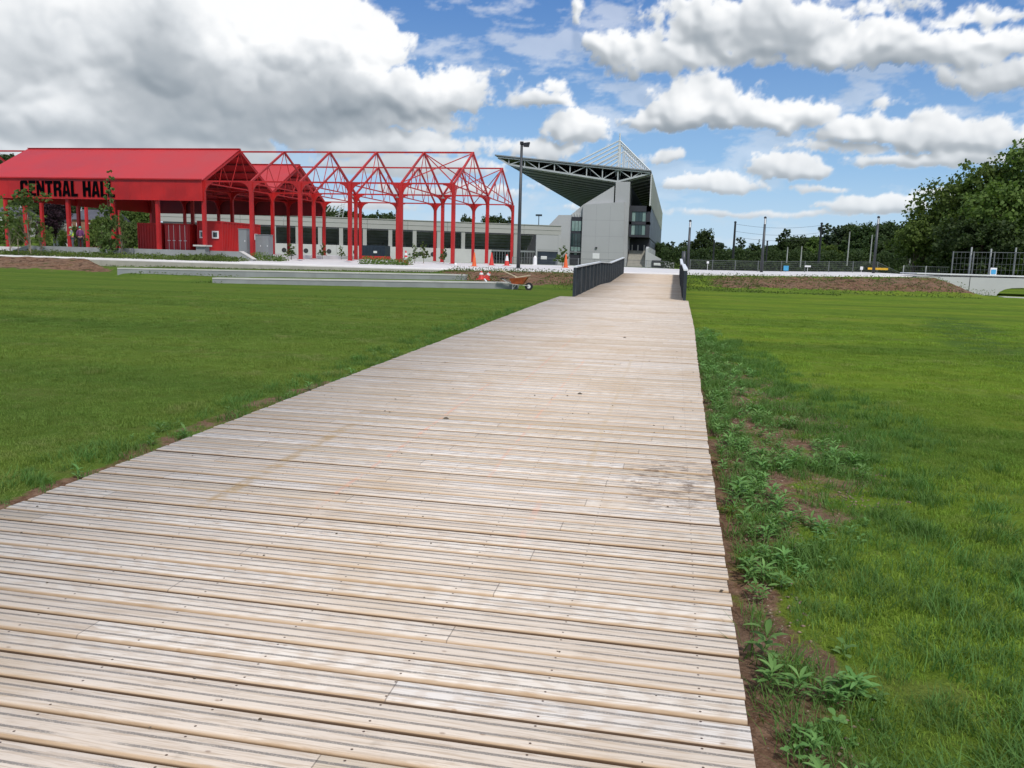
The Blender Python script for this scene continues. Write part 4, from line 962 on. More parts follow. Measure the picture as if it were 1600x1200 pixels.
def person(x, y, z, yaw, lab, top, trousers, hat, lean, vest=None, hs=1.75, hands='down'):
    e = empty('person', (x, y, z), lab, 'person'); cy, sy_ = math.cos(yaw), math.sin(yaw)
    k = hs/1.75
    def T(a_, b_, c_):                       # a: to the person's right, b: forward, c: up
        b_ = b_+lean*max(0, c_-.95)
        return (x+(a_*cy-b_*sy_)*k, y+(a_*sy_+b_*cy)*k, z+c_*k)
    J = dict(pel=(0, 0, .95), wai=(0, .0, 1.10), che=(0, .01, 1.30), nec=(0, .0, 1.48), nek=(0, .01, 1.55), hea=(0, .02, 1.64), crn=(0, .02, 1.72))
    P_ = [T(*J[q_]) for q_ in ('pel', 'wai', 'che', 'nec', 'nek', 'hea', 'crn')]; E_ = [(i, i+1) for i in range(6)]; R_ = [.13, (.14, .10), (.15, .11), .075, .055, (.075, .095), .065]
    def chain(start, pts, rad):
        i0 = start
        for q_, r_ in zip(pts, rad): P_.append(T(*q_)); E_.append((i0, len(P_)-1)); R_.append(r_); i0 = len(P_)-1
        return i0
    H = []
    for s_ in (-1, 1):
        if hands == 'front': arm = [(s_*.18, 0, 1.43), (s_*.25, .03, 1.16), (s_*.12, .26, 1.10), (s_*.05, .34, 1.12)]
        else: arm = [(s_*.18, 0, 1.43), (s_*.24, -.05, 1.15), (s_*.22, .10, .93), (s_*.20, .15, .87)]
        h_ = chain(3, arm, [.058, .045, .033, .028]); w_ = arm[-1]
        for f_, (da, db, dc) in enumerate(((-.03, .05, -.045), (-.012, .07, -.05), (.008, .07, -.05), (.026, .055, -.04), (-.045*s_, .02, -.02))):
            chain(h_, [(w_[0]+da, w_[1]+db, w_[2]+dc), (w_[0]+da*1.1, w_[1]+db*1.2+.01, w_[2]+dc*1.7)], [.010, .008])
        chain(0, [(s_*.10, 0, .90), (s_*.12, .02, .50), (s_*.13, -.01, .09), (s_*.14, .08, .04), (s_*.145, .17, .03)], [.10, .062, .042, .042, .03])
    chain(5, [(0, .125, 1.625)], [.014])
    for s_ in (-1, 1): chain(5, [(s_*.082, .015, 1.63)], [.014])
    skin_mesh('body', P_, E_, R_, 'skin', e, 0, 1)
    # jacket
    cp = [T(0, 0, .90), T(0, 0, 1.12), T(0, .01, 1.32), T(0, 0, 1.47)]; ce = [(0, 1), (1, 2), (2, 3)]; cr = [(.175, .135), (.17, .125), (.185, .135), .09]
    for s_ in (-1, 1):
        arm = [(s_*.18, 0, 1.43), (s_*.25, .03, 1.16), (s_*.14, .23, 1.10)] if hands == 'front' else [(s_*.18, 0, 1.43), (s_*.24, -.05, 1.15), (s_*.225, .07, .97)]
        i0 = 3
        for q_, r_ in zip(arm, (.075, .062, .048)): cp.append(T(*q_)); ce.append((i0, len(cp)-1)); cr.append(r_); i0 = len(cp)-1
    skin_mesh('jacket', cp, ce, cr, top, e, 0, 1)
    tp_ = [T(0, 0, .96)]; te = []; tr = [(.17, .13)]
    for s_ in (-1, 1):
        i0 = 0
        for q_, r_ in zip([(s_*.10, 0, .86), (s_*.12, .02, .50), (s_*.13, -.01, .12)], (.115, .085, .075)): tp_.append(T(*q_)); te.append((i0, len(tp_)-1)); tr.append(r_); i0 = len(tp_)-1
    skin_mesh('trousers', tp_, te, tr, trousers, e, 0, 1)
    for s_ in (-1, 1):
        skin_mesh('boot', [T(s_*.13, -.03, .10), T(s_*.135, .0, .05), T(s_*.145, .17, .04)], [(0, 1), (1, 2)], [.06, .055, .045], 'cl_black', e, 0, 1)
    w = MB(); c_ = T(0, .015, 1.665); w.lathe(c_, [(.15, 0), (.15, .012), (.118, .02), (.112, .07), (.08, .115), (.03, .135)], 14); w.build('hard_hat', hat, e, True)
    if vest:
        skin_mesh('vest', [T(-.04, 0, 1.0), T(-.03, .0, 1.15), T(-.02, .015, 1.33), T(-.01, 0, 1.45)], [(0, 1), (1, 2), (2, 3)], [(.185, .14), (.18, .135), (.195, .145), .10], vest, e, 0, 1)
        skin_mesh('vest_stripe', [T(-.04, 0, 1.085), T(-.035, 0, 1.135)], [(0, 1)], [(.195, .15), (.195, .15)], 'white', e, 0, 1)
q_ = atY(114, 380, 59.6); person(q_.x, 59.6, 1.3, 2.2, 'worker in grey jacket with hi-vis yellow vest, hands raised, beside the thick red column', 'cl_grey', 'cl_dgrey', 'hat_green', .16, 'cl_hivis', 1.78, 'front')
q_ = atY(126, 380, 60.0); person(q_.x, 60.0, 1.3, .5, 'worker in purple top, black trousers and teal hard hat, standing close to a colleague', 'cl_purple', 'cl_black', 'hat_teal', .10, None, 1.84)

# ------------------------------------------------------------------ trees
def leaf_quads(C, nrm_bias, size, rng, aspect=1.0):
    n_ = len(C); d = rng.normal(size=(n_, 3)); d += nrm_bias; d /= np.linalg.norm(d, axis=1, keepdims=True)+1e-9
    u = np.cross(d, rng.normal(size=(n_, 3))); u /= np.linalg.norm(u, axis=1, keepdims=True)+1e-9; v = np.cross(d, u)
    s_ = size*(.6+.8*rng.random((n_, 1)))
    P4 = np.stack([C-u*s_*.5*aspect, C-v*s_*.5+d*s_*.08, C+u*s_*.5*aspect, C+v*s_*.5+d*s_*.08], 1).reshape(-1, 3)
    return P4, np.arange(n_*4).reshape(-1, 4)
def crown_points(rng, lobes, n_leaf):
    """lobes: (cx,cy,cz,rx,ry,rz). leaves lie in small sprays near the lobe shells"""
    vol = np.array([l_[3]*l_[4]*l_[5] for l_ in lobes])**.67; pr = vol/vol.sum(); out = []; nb = []
    for l_, p_ in zip(lobes, pr):
        k = int(n_leaf*p_); ns = max(6, k//14)
        d = rng.normal(size=(ns, 3)); d /= np.linalg.norm(d, axis=1, keepdims=True); rad = .55+.5*rng.random((ns, 1))**.6
        c_ = np.array(l_[:3])+d*rad*np.array(l_[3:6])
        idx_ = rng.integers(0, ns, k); sp = rng.normal(size=(k, 3))*np.array(l_[3:6])*.11
        out.append(c_[idx_]+sp); nb.append(d[idx_]*.8+np.array([0, 0, .5]))
    return np.concatenate(out), np.concatenate(nb)
def tree_template(rng, h, w_, trunk_h, kind, n_leaf, leaf_s, tr=.18):
    lobes = []; segs = []
    if kind == 'round':
        nl = 13
        for i in range(nl):
            a_ = rng.random()*6.28; t = rng.random(); zz = trunk_h+(h-trunk_h)*(.15+.72*t); rr_ = w_*.5*math.sin(math.pi*min(.95, .18+.75*t))*(.45+.5*rng.random())
            s_ = w_*(.17+.10*rng.random()); lobes.append((rr_*math.cos(a_), rr_*math.sin(a_), zz, s_, s_, s_*.8))
        lobes.append((0, 0, h*.6, w_*.28, w_*.28, h*.22)); lobes.append((0, 0, h-w_*.16, w_*.15, w_*.15, w_*.16))
    elif kind == 'tall':
        for i in range(11):
            t = i/10; zz = trunk_h+(h-trunk_h)*(.06+.88*t); s_ = w_*.33*(1-.55*t)*(.8+.4*rng.random()); a_ = rng.random()*6.28
            lobes.append((s_*.6*math.cos(a_), s_*.6*math.sin(a_), zz, s_, s_, s_*.95))
    elif kind == 'cone':
        for i in range(16):
            t = i/15; zz = trunk_h+(h-trunk_h)*(.04+.94*t); s_ = w_*.30*(1-.92*t)+.12; a_ = i*2.4
            lobes.append((s_*.7*math.cos(a_), s_*.7*math.sin(a_), zz, s_, s_, s_*.6))
    C_, nb = crown_points(rng, lobes, n_leaf); C_[:, 2] = np.maximum(C_[:, 2], .15)
    P4, F4 = leaf_quads(C_, nb, leaf_s, rng)
    mb = MB(); top = h*.8
    kz = [0, trunk_h, trunk_h+(top-trunk_h)*.5, top]; kr = [tr*1.35, tr, tr*.6, tr*.15]; off = [Vector((0, 0, 0))]+[Vector((rng.normal()*.02*h*i, rng.normal()*.02*h*i, 0))*.5 for i in (1, 2, 3)]
    for i in range(3): mb.tube(off[i]+Vector((0, 0, kz[i])), off[i+1]+Vector((0, 0, kz[i+1])), kr[i], kr[i+1], 7, False)
    for l_ in lobes:
        st_ = rng.random()*.5; b0 = off[1].lerp(off[2], st_)+Vector((0, 0, trunk_h*.85+(top-trunk_h)*.5*st_))
        if l_[2] > b0.z: mb.tube(b0, (l_[0]*.95, l_[1]*.95, l_[2]), tr*.38, tr*.07, 5, False)
    return P4, F4, mb
TEMPL = {}
def tmpl(key, seed, *a_):
    rng = np.random.default_rng(seed); P4, F4, mb = tree_template(rng, *a_)
    me = bpy.data.meshes.new('crown'); me.from_pydata(P4.tolist(), [], F4.tolist()); me.update(); mt = bpy.data.meshes.new('trunk'); mt.from_pydata([tuple(v) for v in mb.v], [], mb.f); mt.polygons.foreach_set('use_smooth', [True]*len(mt.polygons)); mt.update()
    TEMPL[key] = (me, mt, a_[0])
tmpl('r1', 11, 10., 9., 1.6, 'round', 7000, .42); tmpl('r2', 12, 10., 11., 1.4, 'round', 8000, .42); tmpl('r3', 13, 10., 7., 1.5, 'round', 6000, .40)
tmpl('t1', 14, 12., 5.5, 1.2, 'tall', 5000, .42); tmpl('c1', 15, 11., 5., .8, 'cone', 5000, .36)
tmpl('big1', 21, 12., 13., 1.9, 'round', 26000, .30, .32); tmpl('big2', 22, 9., 9.5, 1.3, 'round', 16000, .27, .24); tmpl('big3', 23, 7., 7.5, 1.0, 'round', 9000, .26, .18)
tmpl('y1', 31, 5.6, 1.9, .4, 'tall', 1500, .17, .035); tmpl('y2', 32, 3.6, 3.0, .4, 'round', 700, .15, .04); tmpl('y3', 33, 1.9, .9, .5, 'tall', 260, .14, .02)
def tree(name, key, x, y, z, h, sx_, leaf, lab, group=None, rot=0, bark='bark', cat='tree'):
    e = empty(name, (x, y, z), lab, cat, group); me, mt, h0 = TEMPL[key]; s_ = h/h0; e.scale = (s_*sx_, s_*sx_, s_); e.rotation_euler = (0, 0, rot)
    key2 = (key, leaf)
    if key2 not in TEMPL: m2 = me.copy(); m2.materials.append(M[leaf]); m3 = mt.copy(); m3.materials.append(M[bark]); TEMPL[key2] = (m2, m3)
    m2, m3 = TEMPL[key2]
    for nm, mm in (('crown', m2), ('trunk', m3)): o = bpy.data.objects.new(nm, mm); COL.objects.link(o); o.parent = e
    return e
def ptree(name, key, px, top_py, Yd, sx_, leaf, lab, group=None, rot=0, **kw):
    q_ = atY(px, top_py, Yd); z0 = float(terrain_z(np.array(q_.x), np.array(float(Yd)))); return tree(name, key, q_.x, Yd, z0, (q_.z-z0)*1.04, sx_, leaf, lab, group, rot, **kw)
# big leafy trees, right edge
ptree('broadleaf_tree', 'big1', 1616, 234, 82, .95, 'leaf', 'tallest leafy green tree cut by the right edge of the picture', 'leafy trees at the right', .3)
ptree('broadleaf_tree', 'big2', 1538, 276, 84, .95, 'leaf', 'leafy green tree with drooping boughs just left of the tallest one', 'leafy trees at the right', 1.3)
ptree('broadleaf_tree', 'big2', 1482, 324, 88, .9, 'leaf', 'lower rounded leafy tree sloping down toward the lantern post', 'leafy trees at the right', 2.6)
ptree('broadleaf_tree', 'big3', 1436, 342, 86, .9, 'leaf', 'smallest pale-topped tree at the left end of the leafy trees', 'leafy trees at the right', .9)
ptree('broadleaf_tree', 'big2', 1600, 300, 92, 1.1, 'leaf_d', 'dark tree filling the gap beneath the tallest leafy tree', 'leafy trees at the right', 4.)
ptree('broadleaf_tree', 'big3', 1540, 340, 78, 1.1, 'leaf_d', 'low dark bough-heavy tree directly behind the steel fence', 'leafy trees at the right', 5.)
G = 'trees of the far treeline'
TL = [('r2', 1030, 383, 230, 1., 'leaf_d', 'dark scrub tree touching the corner of the stadium'), ('t1', 1050, 378, 215, 1.4, 'leaf_d', 'dark tree between the stadium and the ramp rail'),
      ('r2', 1070, 392, 190, 1.2, 'leaf', 'low lighter tree behind the ramp rail end'), ('r1', 1098, 363, 200, 1.05, 'leaf_d', 'rounded dome-shaped tree right of the first lantern post'),
      ('r3', 1122, 381, 200, 1.2, 'leaf_s', 'silvery low tree beside the dome-shaped one'), ('r2', 1085, 398, 165, 1., 'leaf_s', 'silvery bush at the foot of the dome-shaped tree'),
      ('t1', 1157, 372, 205, 1.2, 'leaf_d', 'pointed tree just right of the left black net pole'), ('r1', 1140, 390, 195, 1.1, 'leaf_d', 'dark low tree behind the left black net pole'),
      ('r1', 1180, 384, 205, 1.2, 'leaf_d', 'dark low tree left of the middle lantern post'), ('c1', 1186, 376, 215, 1., 'leaf_d', 'small spiky conifer left of the middle lantern post'),
      ('r2', 1205, 388, 200, 1., 'leaf_d', 'low dark tree behind the middle lantern post'), ('t1', 1227, 359, 205, 1.35, 'leaf_d', 'tall pointed tree right of the middle lantern post'),
      ('r1', 1250, 376, 205, 1., 'leaf_d', 'tree behind the close pair of pale goalposts'), ('c1', 1246, 370, 220, .9, 'leaf_d', 'spiky conifer tip between the goalpost pair'), ('c1', 1258, 369, 222, .9, 'leaf_d', 'second spiky conifer tip right of the goalpost pair'),
      ('r1', 1275, 374, 205, 1., 'leaf', 'medium green tree left of the right black net pole'), ('t1', 1293, 351, 210, 1.3, 'leaf_s', 'feathery silvery poplar right of the right black net pole'), ('t1', 1309, 354, 212, 1., 'leaf_s', 'thin feathery poplar right of the wider silvery one'),
      ('r3', 1300, 385, 180, 1., 'leaf', 'lighter rounded tree low beneath the silvery poplars'), ('r2', 1328, 358, 215, 1.2, 'leaf_d', 'wide dark tree behind the tall goalposts'),
      ('r1', 1355, 358, 205, 1.2, 'leaf_d', 'dense dark tree behind the right lantern post'), ('r2', 1385, 356, 210, 1.1, 'leaf_d', 'broad dark tree right of the right lantern post'),
      ('r1', 1412, 358, 200, 1.1, 'leaf_d', 'dark tree half hidden by the pale-topped leafy tree'), ('r2', 1450, 350, 195, 1.3, 'leaf_d', 'dark far tree glimpsed behind the leafy trees'), ('r1', 1495, 345, 190, 1.3, 'leaf_d', 'dark far tree glimpsed under the boughs at right'),
      ('r2', 1340, 392, 170, 1.2, 'leaf_d', 'low dark thicket tree at the foot of the tall goalposts'), ('r2', 1390, 392, 165, 1.2, 'leaf_d', 'low dark thicket tree right of the yellow banner'), ('r2', 1240, 398, 165, 1.3, 'leaf_d', 'low thicket tree at the foot of the goalpost pair'),
      ('r2', 1165, 400, 165, 1.3, 'leaf_s', 'low greyish thicket tree left of the middle lantern post'), ('r2', 1110, 402, 160, 1.2, 'leaf_s', 'low greyish thicket tree right of the first lantern post'), ('r2', 1290, 400, 165, 1.3, 'leaf_d', 'low thicket tree at the foot of the right black net pole')]
for i, t in enumerate(TL): ptree('broadleaf_tree' if t[0] != 'c1' else 'conifer_tree', t[0], t[1], t[2], t[3], t[4], t[5], t[6], G, i*1.7)
G = 'back row of the far treeline'
for i in range(22):
    px = 1030+i*20.5; ptree('broadleaf_tree', ('r2', 'r1', 'r3')[i % 3], px, (388 if px < 1220 else 372)+(i*37 % 9), 236, 1.7, 'leaf_d', 'dark tree of the continuous back row of the far treeline', G, i*1.1)
G = 'trees on the slope behind the hall'
TH = [('r2', 6, 246, 235, 1.2, 'leaf_d', 'dark hilltop tree above the left end of the red roof'), ('r1', -20, 236, 240, 1.3, 'leaf_d', 'dark hilltop tree at the very left edge'), ('r2', 20, 300, 200, 1.2, 'leaf_d', 'dark tree under the left end of the fascia'), ('r1', 50, 306, 190, 1.2, 'leaf_d', 'dark hillside tree behind the multi-stem young tree'),
      ('r2', 84, 318, 150, .8, 'leaf_p', 'purple-leaved copper beech left of the two workers'), ('r3', 108, 318, 185, 1.2, 'leaf_d', 'dark tree above the two workers'), ('r1', 140, 312, 195, 1.2, 'leaf_d', 'dark tree above the slate-roofed house'),
      ('r2', 178, 315, 185, 1.2, 'leaf_d', 'tree behind the slim young tree'), ('r1', 204, 318, 175, 1.1, 'leaf', 'rounded green tree left of the first red container'), ('r2', 215, 330, 165, .9, 'leaf', 'green tree just over the ribbed container'),
      ('r2', 150, 352, 125, .9, 'leaf', 'medium green tree right of the two workers'), ('r2', 120, 358, 120, .7, 'leaf', 'low green tree behind the two workers'), ('r2', 30, 345, 120, .9, 'leaf', 'low green tree at the foot of the left slope'), ('r2', 70, 362, 110, .6, 'leaf', 'low shrubby tree under the copper beech'),
      ('r2', -5, 350, 110, .8, 'leaf', 'low green tree at the left edge beneath the roof'), ('r2', 197, 352, 105, 1.1, 'leaf_y', 'pale green low tree beside the red container'), ('r2', 165, 345, 118, 1.1, 'leaf', 'bushy green tree filling the gap behind the slim young tree'), ('r3', 98, 362, 115, .8, 'leaf', 'small dense green tree left of the red column by the workers')]
for i, t in enumerate(TH): ptree('broadleaf_tree', t[0], t[1], t[2], t[3], t[4], t[5], t[6], G, i*2.1)
G = 'treetops over the terrace stand'
for i, (px, py) in enumerate(((502, 331), (512, 333), (525, 335), (545, 336), (560, 337), (580, 339), (600, 340), (730, 342), (765, 345), (772, 344), (793, 346))):
    ptree('broadleaf_tree', ('r2', 'r1', 'r3')[i % 3], px, py, 260, .8, 'leaf_d', 'dark treetop showing over the terrace parapet, %s' % ('first', 'second', 'third', 'fourth', 'fifth', 'sixth', 'seventh', 'eighth', 'ninth', 'tenth', 'last')[i]+' counting from the roofed hall', G, i)
# young trees with stakes and low shrubs
ptree_args = dict(bark='bark_l')
for px, py, Yd, key, sx_, leaf, lab in ((40, 292, 56.6, 'y2', 1.25, 'leaf_y', 'wide multi-stem young tree in front of the letter E'), (12, 330, 56.2, 'y2', 1.0, 'leaf', 'bushy young tree at the left edge of the verge'), (168, 266, 57., 'y1', .85, 'leaf_y', 'slim upright young tree covering the end of the lettering'), (155, 335, 56.6, 'y2', .7, 'leaf', 'low bushy young tree left of the slim upright one'), (188, 335, 56.8, 'y2', .6, 'leaf_y', 'small young tree right of the slim upright one'), (62, 345, 56.2, 'y2', .9, 'leaf', 'low young tree right of the multi-stem one'),
                         (648, 381, 66., 'y3', 1.2, 'leaf_y', 'little sapling in front of the white wall, left of the banded cone'), (662, 378, 68., 'y3', 1.2, 'leaf_y', 'little sapling nearest the banded cone'), (504, 380, 80., 'y3', 1.2, 'leaf_y', 'little sapling right of the roofed hall'), (533, 384, 82., 'y3', 1.2, 'leaf_y', 'little sapling left of the navy skip'),
                         (880, 384, 63., 'y3', 1.6, 'leaf_y', 'young sapling by the glazed slot of the stadium'), (455, 380, 66., 'y3', 1.8, 'leaf_y', 'sapling in the low bed beside the third hall column'), (694, 386, 72, 'y3', 1.2, 'leaf_y', 'little sapling among the red columns near the right end')):
    q_ = atY(px, py, Yd); z0 = gz(q_.x, Yd); tree('young_tree', key, q_.x, Yd, z0, q_.z-z0, sx_, leaf, lab, None, px*.1, 'bark_l')
for (x, lab) in ((-49.7, 'pale timber tree stake left of the multi-stem young tree'), (-48.6, 'pale timber tree stake right of the multi-stem young tree')):
    w = MB(); w.tube((x, 55.4, gz(x, 55.4)-.05), (x, 55.4, 2.0), .04, .035, n=6); w.lathe((x, 55.4, 1.9), [(.06, 0), (.06, .05)], 6); tag(w.build('tree_stake', 'bark_l'), lab, 'stake', 'stakes by the young tree')

def clump_cover(name, areas, mat, leaf_s, lab, seed, dens=90, hmax=.35):
    rng = np.random.default_rng(seed); C_ = []
    for (x0, x1, y0, y1, hh) in areas:
        k = int((x1-x0)*(y1-y0)*dens); x = rng.uniform(x0, x1, k); y = rng.uniform(y0, y1, k)
        nz = np.array([mnoise.noise(Vector((a_*.9, b_*.9, 0)))*.5+.5 for a_, b_ in zip(x, y)])
        z0 = np.where(y > edge_y(x), prom_z(x, y), terrain_z(x, y))
        z = z0+rng.random(k)**1.4*hh*(.25+1.1*nz); C_.append(np.stack([x, y, z], -1))
    C_ = np.concatenate(C_); P4, F4 = leaf_quads(C_, np.array([0, 0, .4]), leaf_s, rng, .45)
    return tag(np_mesh(name, P4, F4, mat), lab, 'plants', kind='stuff')
clump_cover('verge_planting', [(-60, -31.6, 55.2, 57.9, .42), (-36, -33, 55.0, 57.8, .5)], 'leaf', .16, 'low green planting along the verge before the grey planter wall', 5, 130)
clump_cover('bed_planting', [(-33.0, -29.6, 58.6, 60.4, .6), (-23.2, -19.4, 58.2, 60.2, .55)], 'leaf', .15, 'low green planting in the two small beds between red columns', 6, 200)
clump_cover('bank_weeds', [(-14.5, -5.5, 50.0, 54.4, .28), (-11.4, -9.2, 42.5, 44.5, .35), (.6, 17, 55.6, 57.6, .16), (.6, 17, 50, 56, .07), (-7.4, -3.6, 43, 51, .08), (.6, 5, 47.5, 55, .14), (-6.0, -3.6, 41, 43.5, .3), (-36, -13, 50.5, 52.8, .08), (-31, -24, 42.3, 42.9, .20), (-24.4, -22.5, 38.4, 38.9, .18), (-11.5, -9.2, 42., 43.5, .35), (17.6, 19.6, 55.6, 57.6, .5), (-40, -31.5, 52, 53, .15), (.6, 9, 46.8, 49, .10)], 'leaf', .10, 'weeds and rough grass scattered on the banks and terraces', 8, 42)
tag(bpy.data.objects['verge_planting'], kind='stuff')

def hedge(name, x0, x1, y, z0, z1, mat, lab, seed):
    rng = np.random.default_rng(seed); k = int((x1-x0)*420); x = rng.uniform(x0, x1, k); hh = z1+.25*np.sin(x*1.3)+.18*np.sin(x*3.1+1); z = z0+(hh-z0)*rng.random(k)**.8
    P4, F4 = leaf_quads(np.stack([x, y+rng.normal(size=k)*.5, z], -1), np.array([0, -.6, .4]), .28, rng, .7); e = empty(name, (0, 0, 0), lab, 'hedge'); np_mesh('foliage', P4, F4, mat, e)
    w = MB(); q = x0+.5
    while q < x1: w.tube((q, y, z0-.3), (q+.1, y, z0+(z1-z0)*.6), .05, .03, 5, False); q += 1.5
    w.build('stems', 'bark', e)
hedge('hedge', 1.0, 36, 96, .3, 1.72, 'leaf_d', 'long dark hedge running behind the low mesh fence on the far side of the promenade', 77)
hedge('hedge', -2.5, 60, 150, .3, 4.2, 'leaf_d', 'tall ragged dark hedge at the foot of the far treeline', 78)
# houses on the slope
def house(px, py, Yd, wd, hh, mat, lab, rot=0.):
    q_ = atY(px, py, Yd); e = empty('house', (q_.x, Yd, q_.z-hh), lab, 'house')
    x, y, z = q_.x, Yd, q_.z-hh; w = MB(); w.box(x-wd/2, x+wd/2, y, y+7, z-4, z+hh*.55); w.build('wall', mat, e)
    w = MB(); w.prism([(x-wd/2-.3, y-.3, z+hh*.55), (x-wd/2-.3, y+3.5, z+hh), (x-wd/2-.3, y+7.3, z+hh*.55)], (wd+.6, 0, 0)); rf = sub_org(w.build('roof', 'roof_slate', e), e)
    w = MB(); w.box(x+wd*.3, x+wd*.3+.9, y+3, y+4, z+hh*.7, z+hh+.8); w.build('chimney', mat, rf)
    for i in (-.3, 0, .3): w = MB(); w.box(x+wd*i-.5, x+wd*i+.5, y-.06, y+.02, z+hh*.15, z+hh*.42); w.build('window', 'white', e)
house(137, 326, 140, 7, 4.6, 'brick', 'slate-roofed brick house behind the two workers')
house(4, 322, 160, 6, 4.5, 'render', 'pale house low under the roof at the left edge')
house(97, 332, 150, 5, 4., 'render', 'pale gabled house left of the column by the workers')
house(190, 322, 185, 8, 4.5, 'brick', 'dark roofed house behind the slim young tree')

# ------------------------------------------------------------------ near grass and weeds (ground cover)
def gn_scatter(name, pts, rots, scls, srcs, lab, kinds_idx, cat='grass'):
    me = bpy.data.meshes.new(name); me.vertices.add(len(pts)); me.vertices.foreach_set('co', pts.astype(np.float32).ravel())
    a_ = me.attributes.new('rot', 'FLOAT_VECTOR', 'POINT'); a_.data.foreach_set('vector', rots.astype(np.float32).ravel())
    a_ = me.attributes.new('scl', 'FLOAT', 'POINT'); a_.data.foreach_set('value', scls.astype(np.float32))
    a_ = me.attributes.new('kind_index', 'INT', 'POINT'); a_.data.foreach_set('value', kinds_idx.astype(np.int32))
    me.update(); o = bpy.data.objects.new(name, me); COL.objects.link(o)
    g_ = bpy.data.node_groups.new(name+'_nodes', 'GeometryNodeTree'); g_.interface.new_socket('Geometry', in_out='INPUT', socket_type='NodeSocketGeometry'); g_.interface.new_socket('Geometry', in_out='OUTPUT', socket_type='NodeSocketGeometry')
    gi = g_.nodes.new('NodeGroupInput'); go = g_.nodes.new('NodeGroupOutput'); ip = g_.nodes.new('GeometryNodeInstanceOnPoints'); gti = g_.nodes.new('GeometryNodeGeometryToInstance')
    for s_ in reversed(srcs):
        oi = g_.nodes.new('GeometryNodeObjectInfo'); oi.inputs['Object'].default_value = s_; oi.inputs['As Instance'].default_value = True; g_.links.new(oi.outputs['Geometry'], gti.inputs[0])
    L = g_.links.new; L(gi.outputs[0], ip.inputs['Points']); L(gti.outputs[0], ip.inputs['Instance']); ip.inputs['Pick Instance'].default_value = True
    def attr(nm, dt):
        n_ = g_.nodes.new('GeometryNodeInputNamedAttribute'); n_.data_type = dt; n_.inputs['Name'].default_value = nm; return n_.outputs[0]
    L(attr('kind_index', 'INT'), ip.inputs['Instance Index']); L(attr('rot', 'FLOAT_VECTOR'), ip.inputs['Rotation']); L(attr('scl', 'FLOAT'), ip.inputs['Scale']); L(ip.outputs[0], go.inputs[0])
    md = o.modifiers.new('scatter', 'NODES'); md.node_group = g_
    return tag(o, lab, cat, kind='stuff')
def blade_clump(name, n_, R_, h, wd, mat, seed, bend=.5):
    rng = np.random.default_rng(seed); V_ = []; F_ = []
    for i in range(n_):
        a_ = rng.random()*6.28; r_ = R_*math.sqrt(rng.random()); bx, by = r_*math.cos(a_), r_*math.sin(a_); da = rng.random()*6.28; hh = h*(.5+.8*rng.random()); bd = bend*hh*(.3+rng.random())
        ux, uy = math.cos(da), math.sin(da); px_, py_ = -uy, ux; o_ = len(V_); w_ = wd*(.7+.6*rng.random())
        V_ += [(bx-px_*w_/2, by-py_*w_/2, -.01), (bx+px_*w_/2, by+py_*w_/2, -.01), (bx+ux*bd*.35+px_*w_*.42, by+uy*bd*.35+py_*w_*.42, hh*.6), (bx+ux*bd*.35-px_*w_*.42, by+uy*bd*.35-py_*w_*.42, hh*.6), (bx+ux*bd, by+uy*bd, hh)]
        F_ += [(o_, o_+1, o_+2, o_+3), (o_+3, o_+2, o_+4)]
    me = bpy.data.meshes.new(name); me.from_pydata(V_, [], F_); me.materials.append(M[mat]); me.update(); return bpy.data.objects.new(name, me)
def leafy_weed(name, n_, L_, wd, mat, seed, broad=False):
    rng = np.random.default_rng(seed); V_ = []; F_ = []
    for i in range(n_):
        a_ = i*2.399+rng.normal()*.2; up = .35+.9*(i/n_)+rng.normal()*.1; l_ = L_*(.6+.5*rng.random()); z0 = .01+.10*(i/n_)*(L_/.12)
        ux, uy = math.cos(a_), math.sin(a_); prof_ = [(0, .12), (.2, .45), (.45, 1.), (.7, .85), (.88, .45), (1., .04)] if not broad else [(0, .1), (.3, .15), (.5, .9), (.72, 1.1), (.9, .75), (1., .15)]
        o_ = len(V_)
        for t, w_ in prof_:
            d_ = l_*t*math.cos(up*(1-.7*t)); z_ = z0+l_*t*math.sin(up)*(1-.55*t); hw_ = wd*w_*.5
            V_ += [(ux*d_-uy*hw_, uy*d_+ux*hw_, z_+hw_*.35), (ux*d_, uy*d_, z_), (ux*d_+uy*hw_, uy*d_-ux*hw_, z_+hw_*.35)]
        for j in range(len(prof_)-1):
            q0 = o_+j*3; F_ += [(q0, q0+1, q0+4, q0+3), (q0+1, q0+2, q0+5, q0+4)]
    me = bpy.data.meshes.new(name); me.from_pydata(V_, [], F_); me.materials.append(M[mat]); me.polygons.foreach_set('use_smooth', [True]*len(me.polygons)); me.update(); return bpy.data.objects.new(name, me)
short = [blade_clump('short_grass', 110, .13, .020, .0034, 'blade', 40+i, 1.1) for i in range(4)]
longg = [blade_clump('long_grass', 46, .10, .075, .0042, 'blade_d', 50+i, 1.3) for i in range(3)]
rng = np.random.default_rng(99)
def cand(x0, x1, y0, y1, dens):
    k = int((x1-x0)*(y1-y0)*dens); return rng.uniform(x0, x1, k), rng.uniform(y0, y1, k)
PX, PY = [], []
for y0, y1, dn in ((1.2, 4, 95), (4, 7, 75), (7, 11, 48), (11, 16, 28), (16, 30, 13)):
    for xa, xb in ((-3.95-.62*y1-1.5, -3.84), (.44, .5+.42*y1+1.2)):
        a_, b_ = cand(xa, xb, y0, y1, dn); PX.append(a_); PY.append(b_)
PX = np.concatenate(PX); PY = np.concatenate(PY)
sx_ = soil_mask(PX, PY); nz = np.array([mnoise.fractal(Vector((a_*1.6, b_*1.6, 3.1)), 1., 2., 3)+.0 for a_, b_ in zip(PX, PY)])
keep = (sx_+nz*.75*(sx_ > .03) < .42) & (rng.random(len(PX)) > sstep(13, 30, PY))
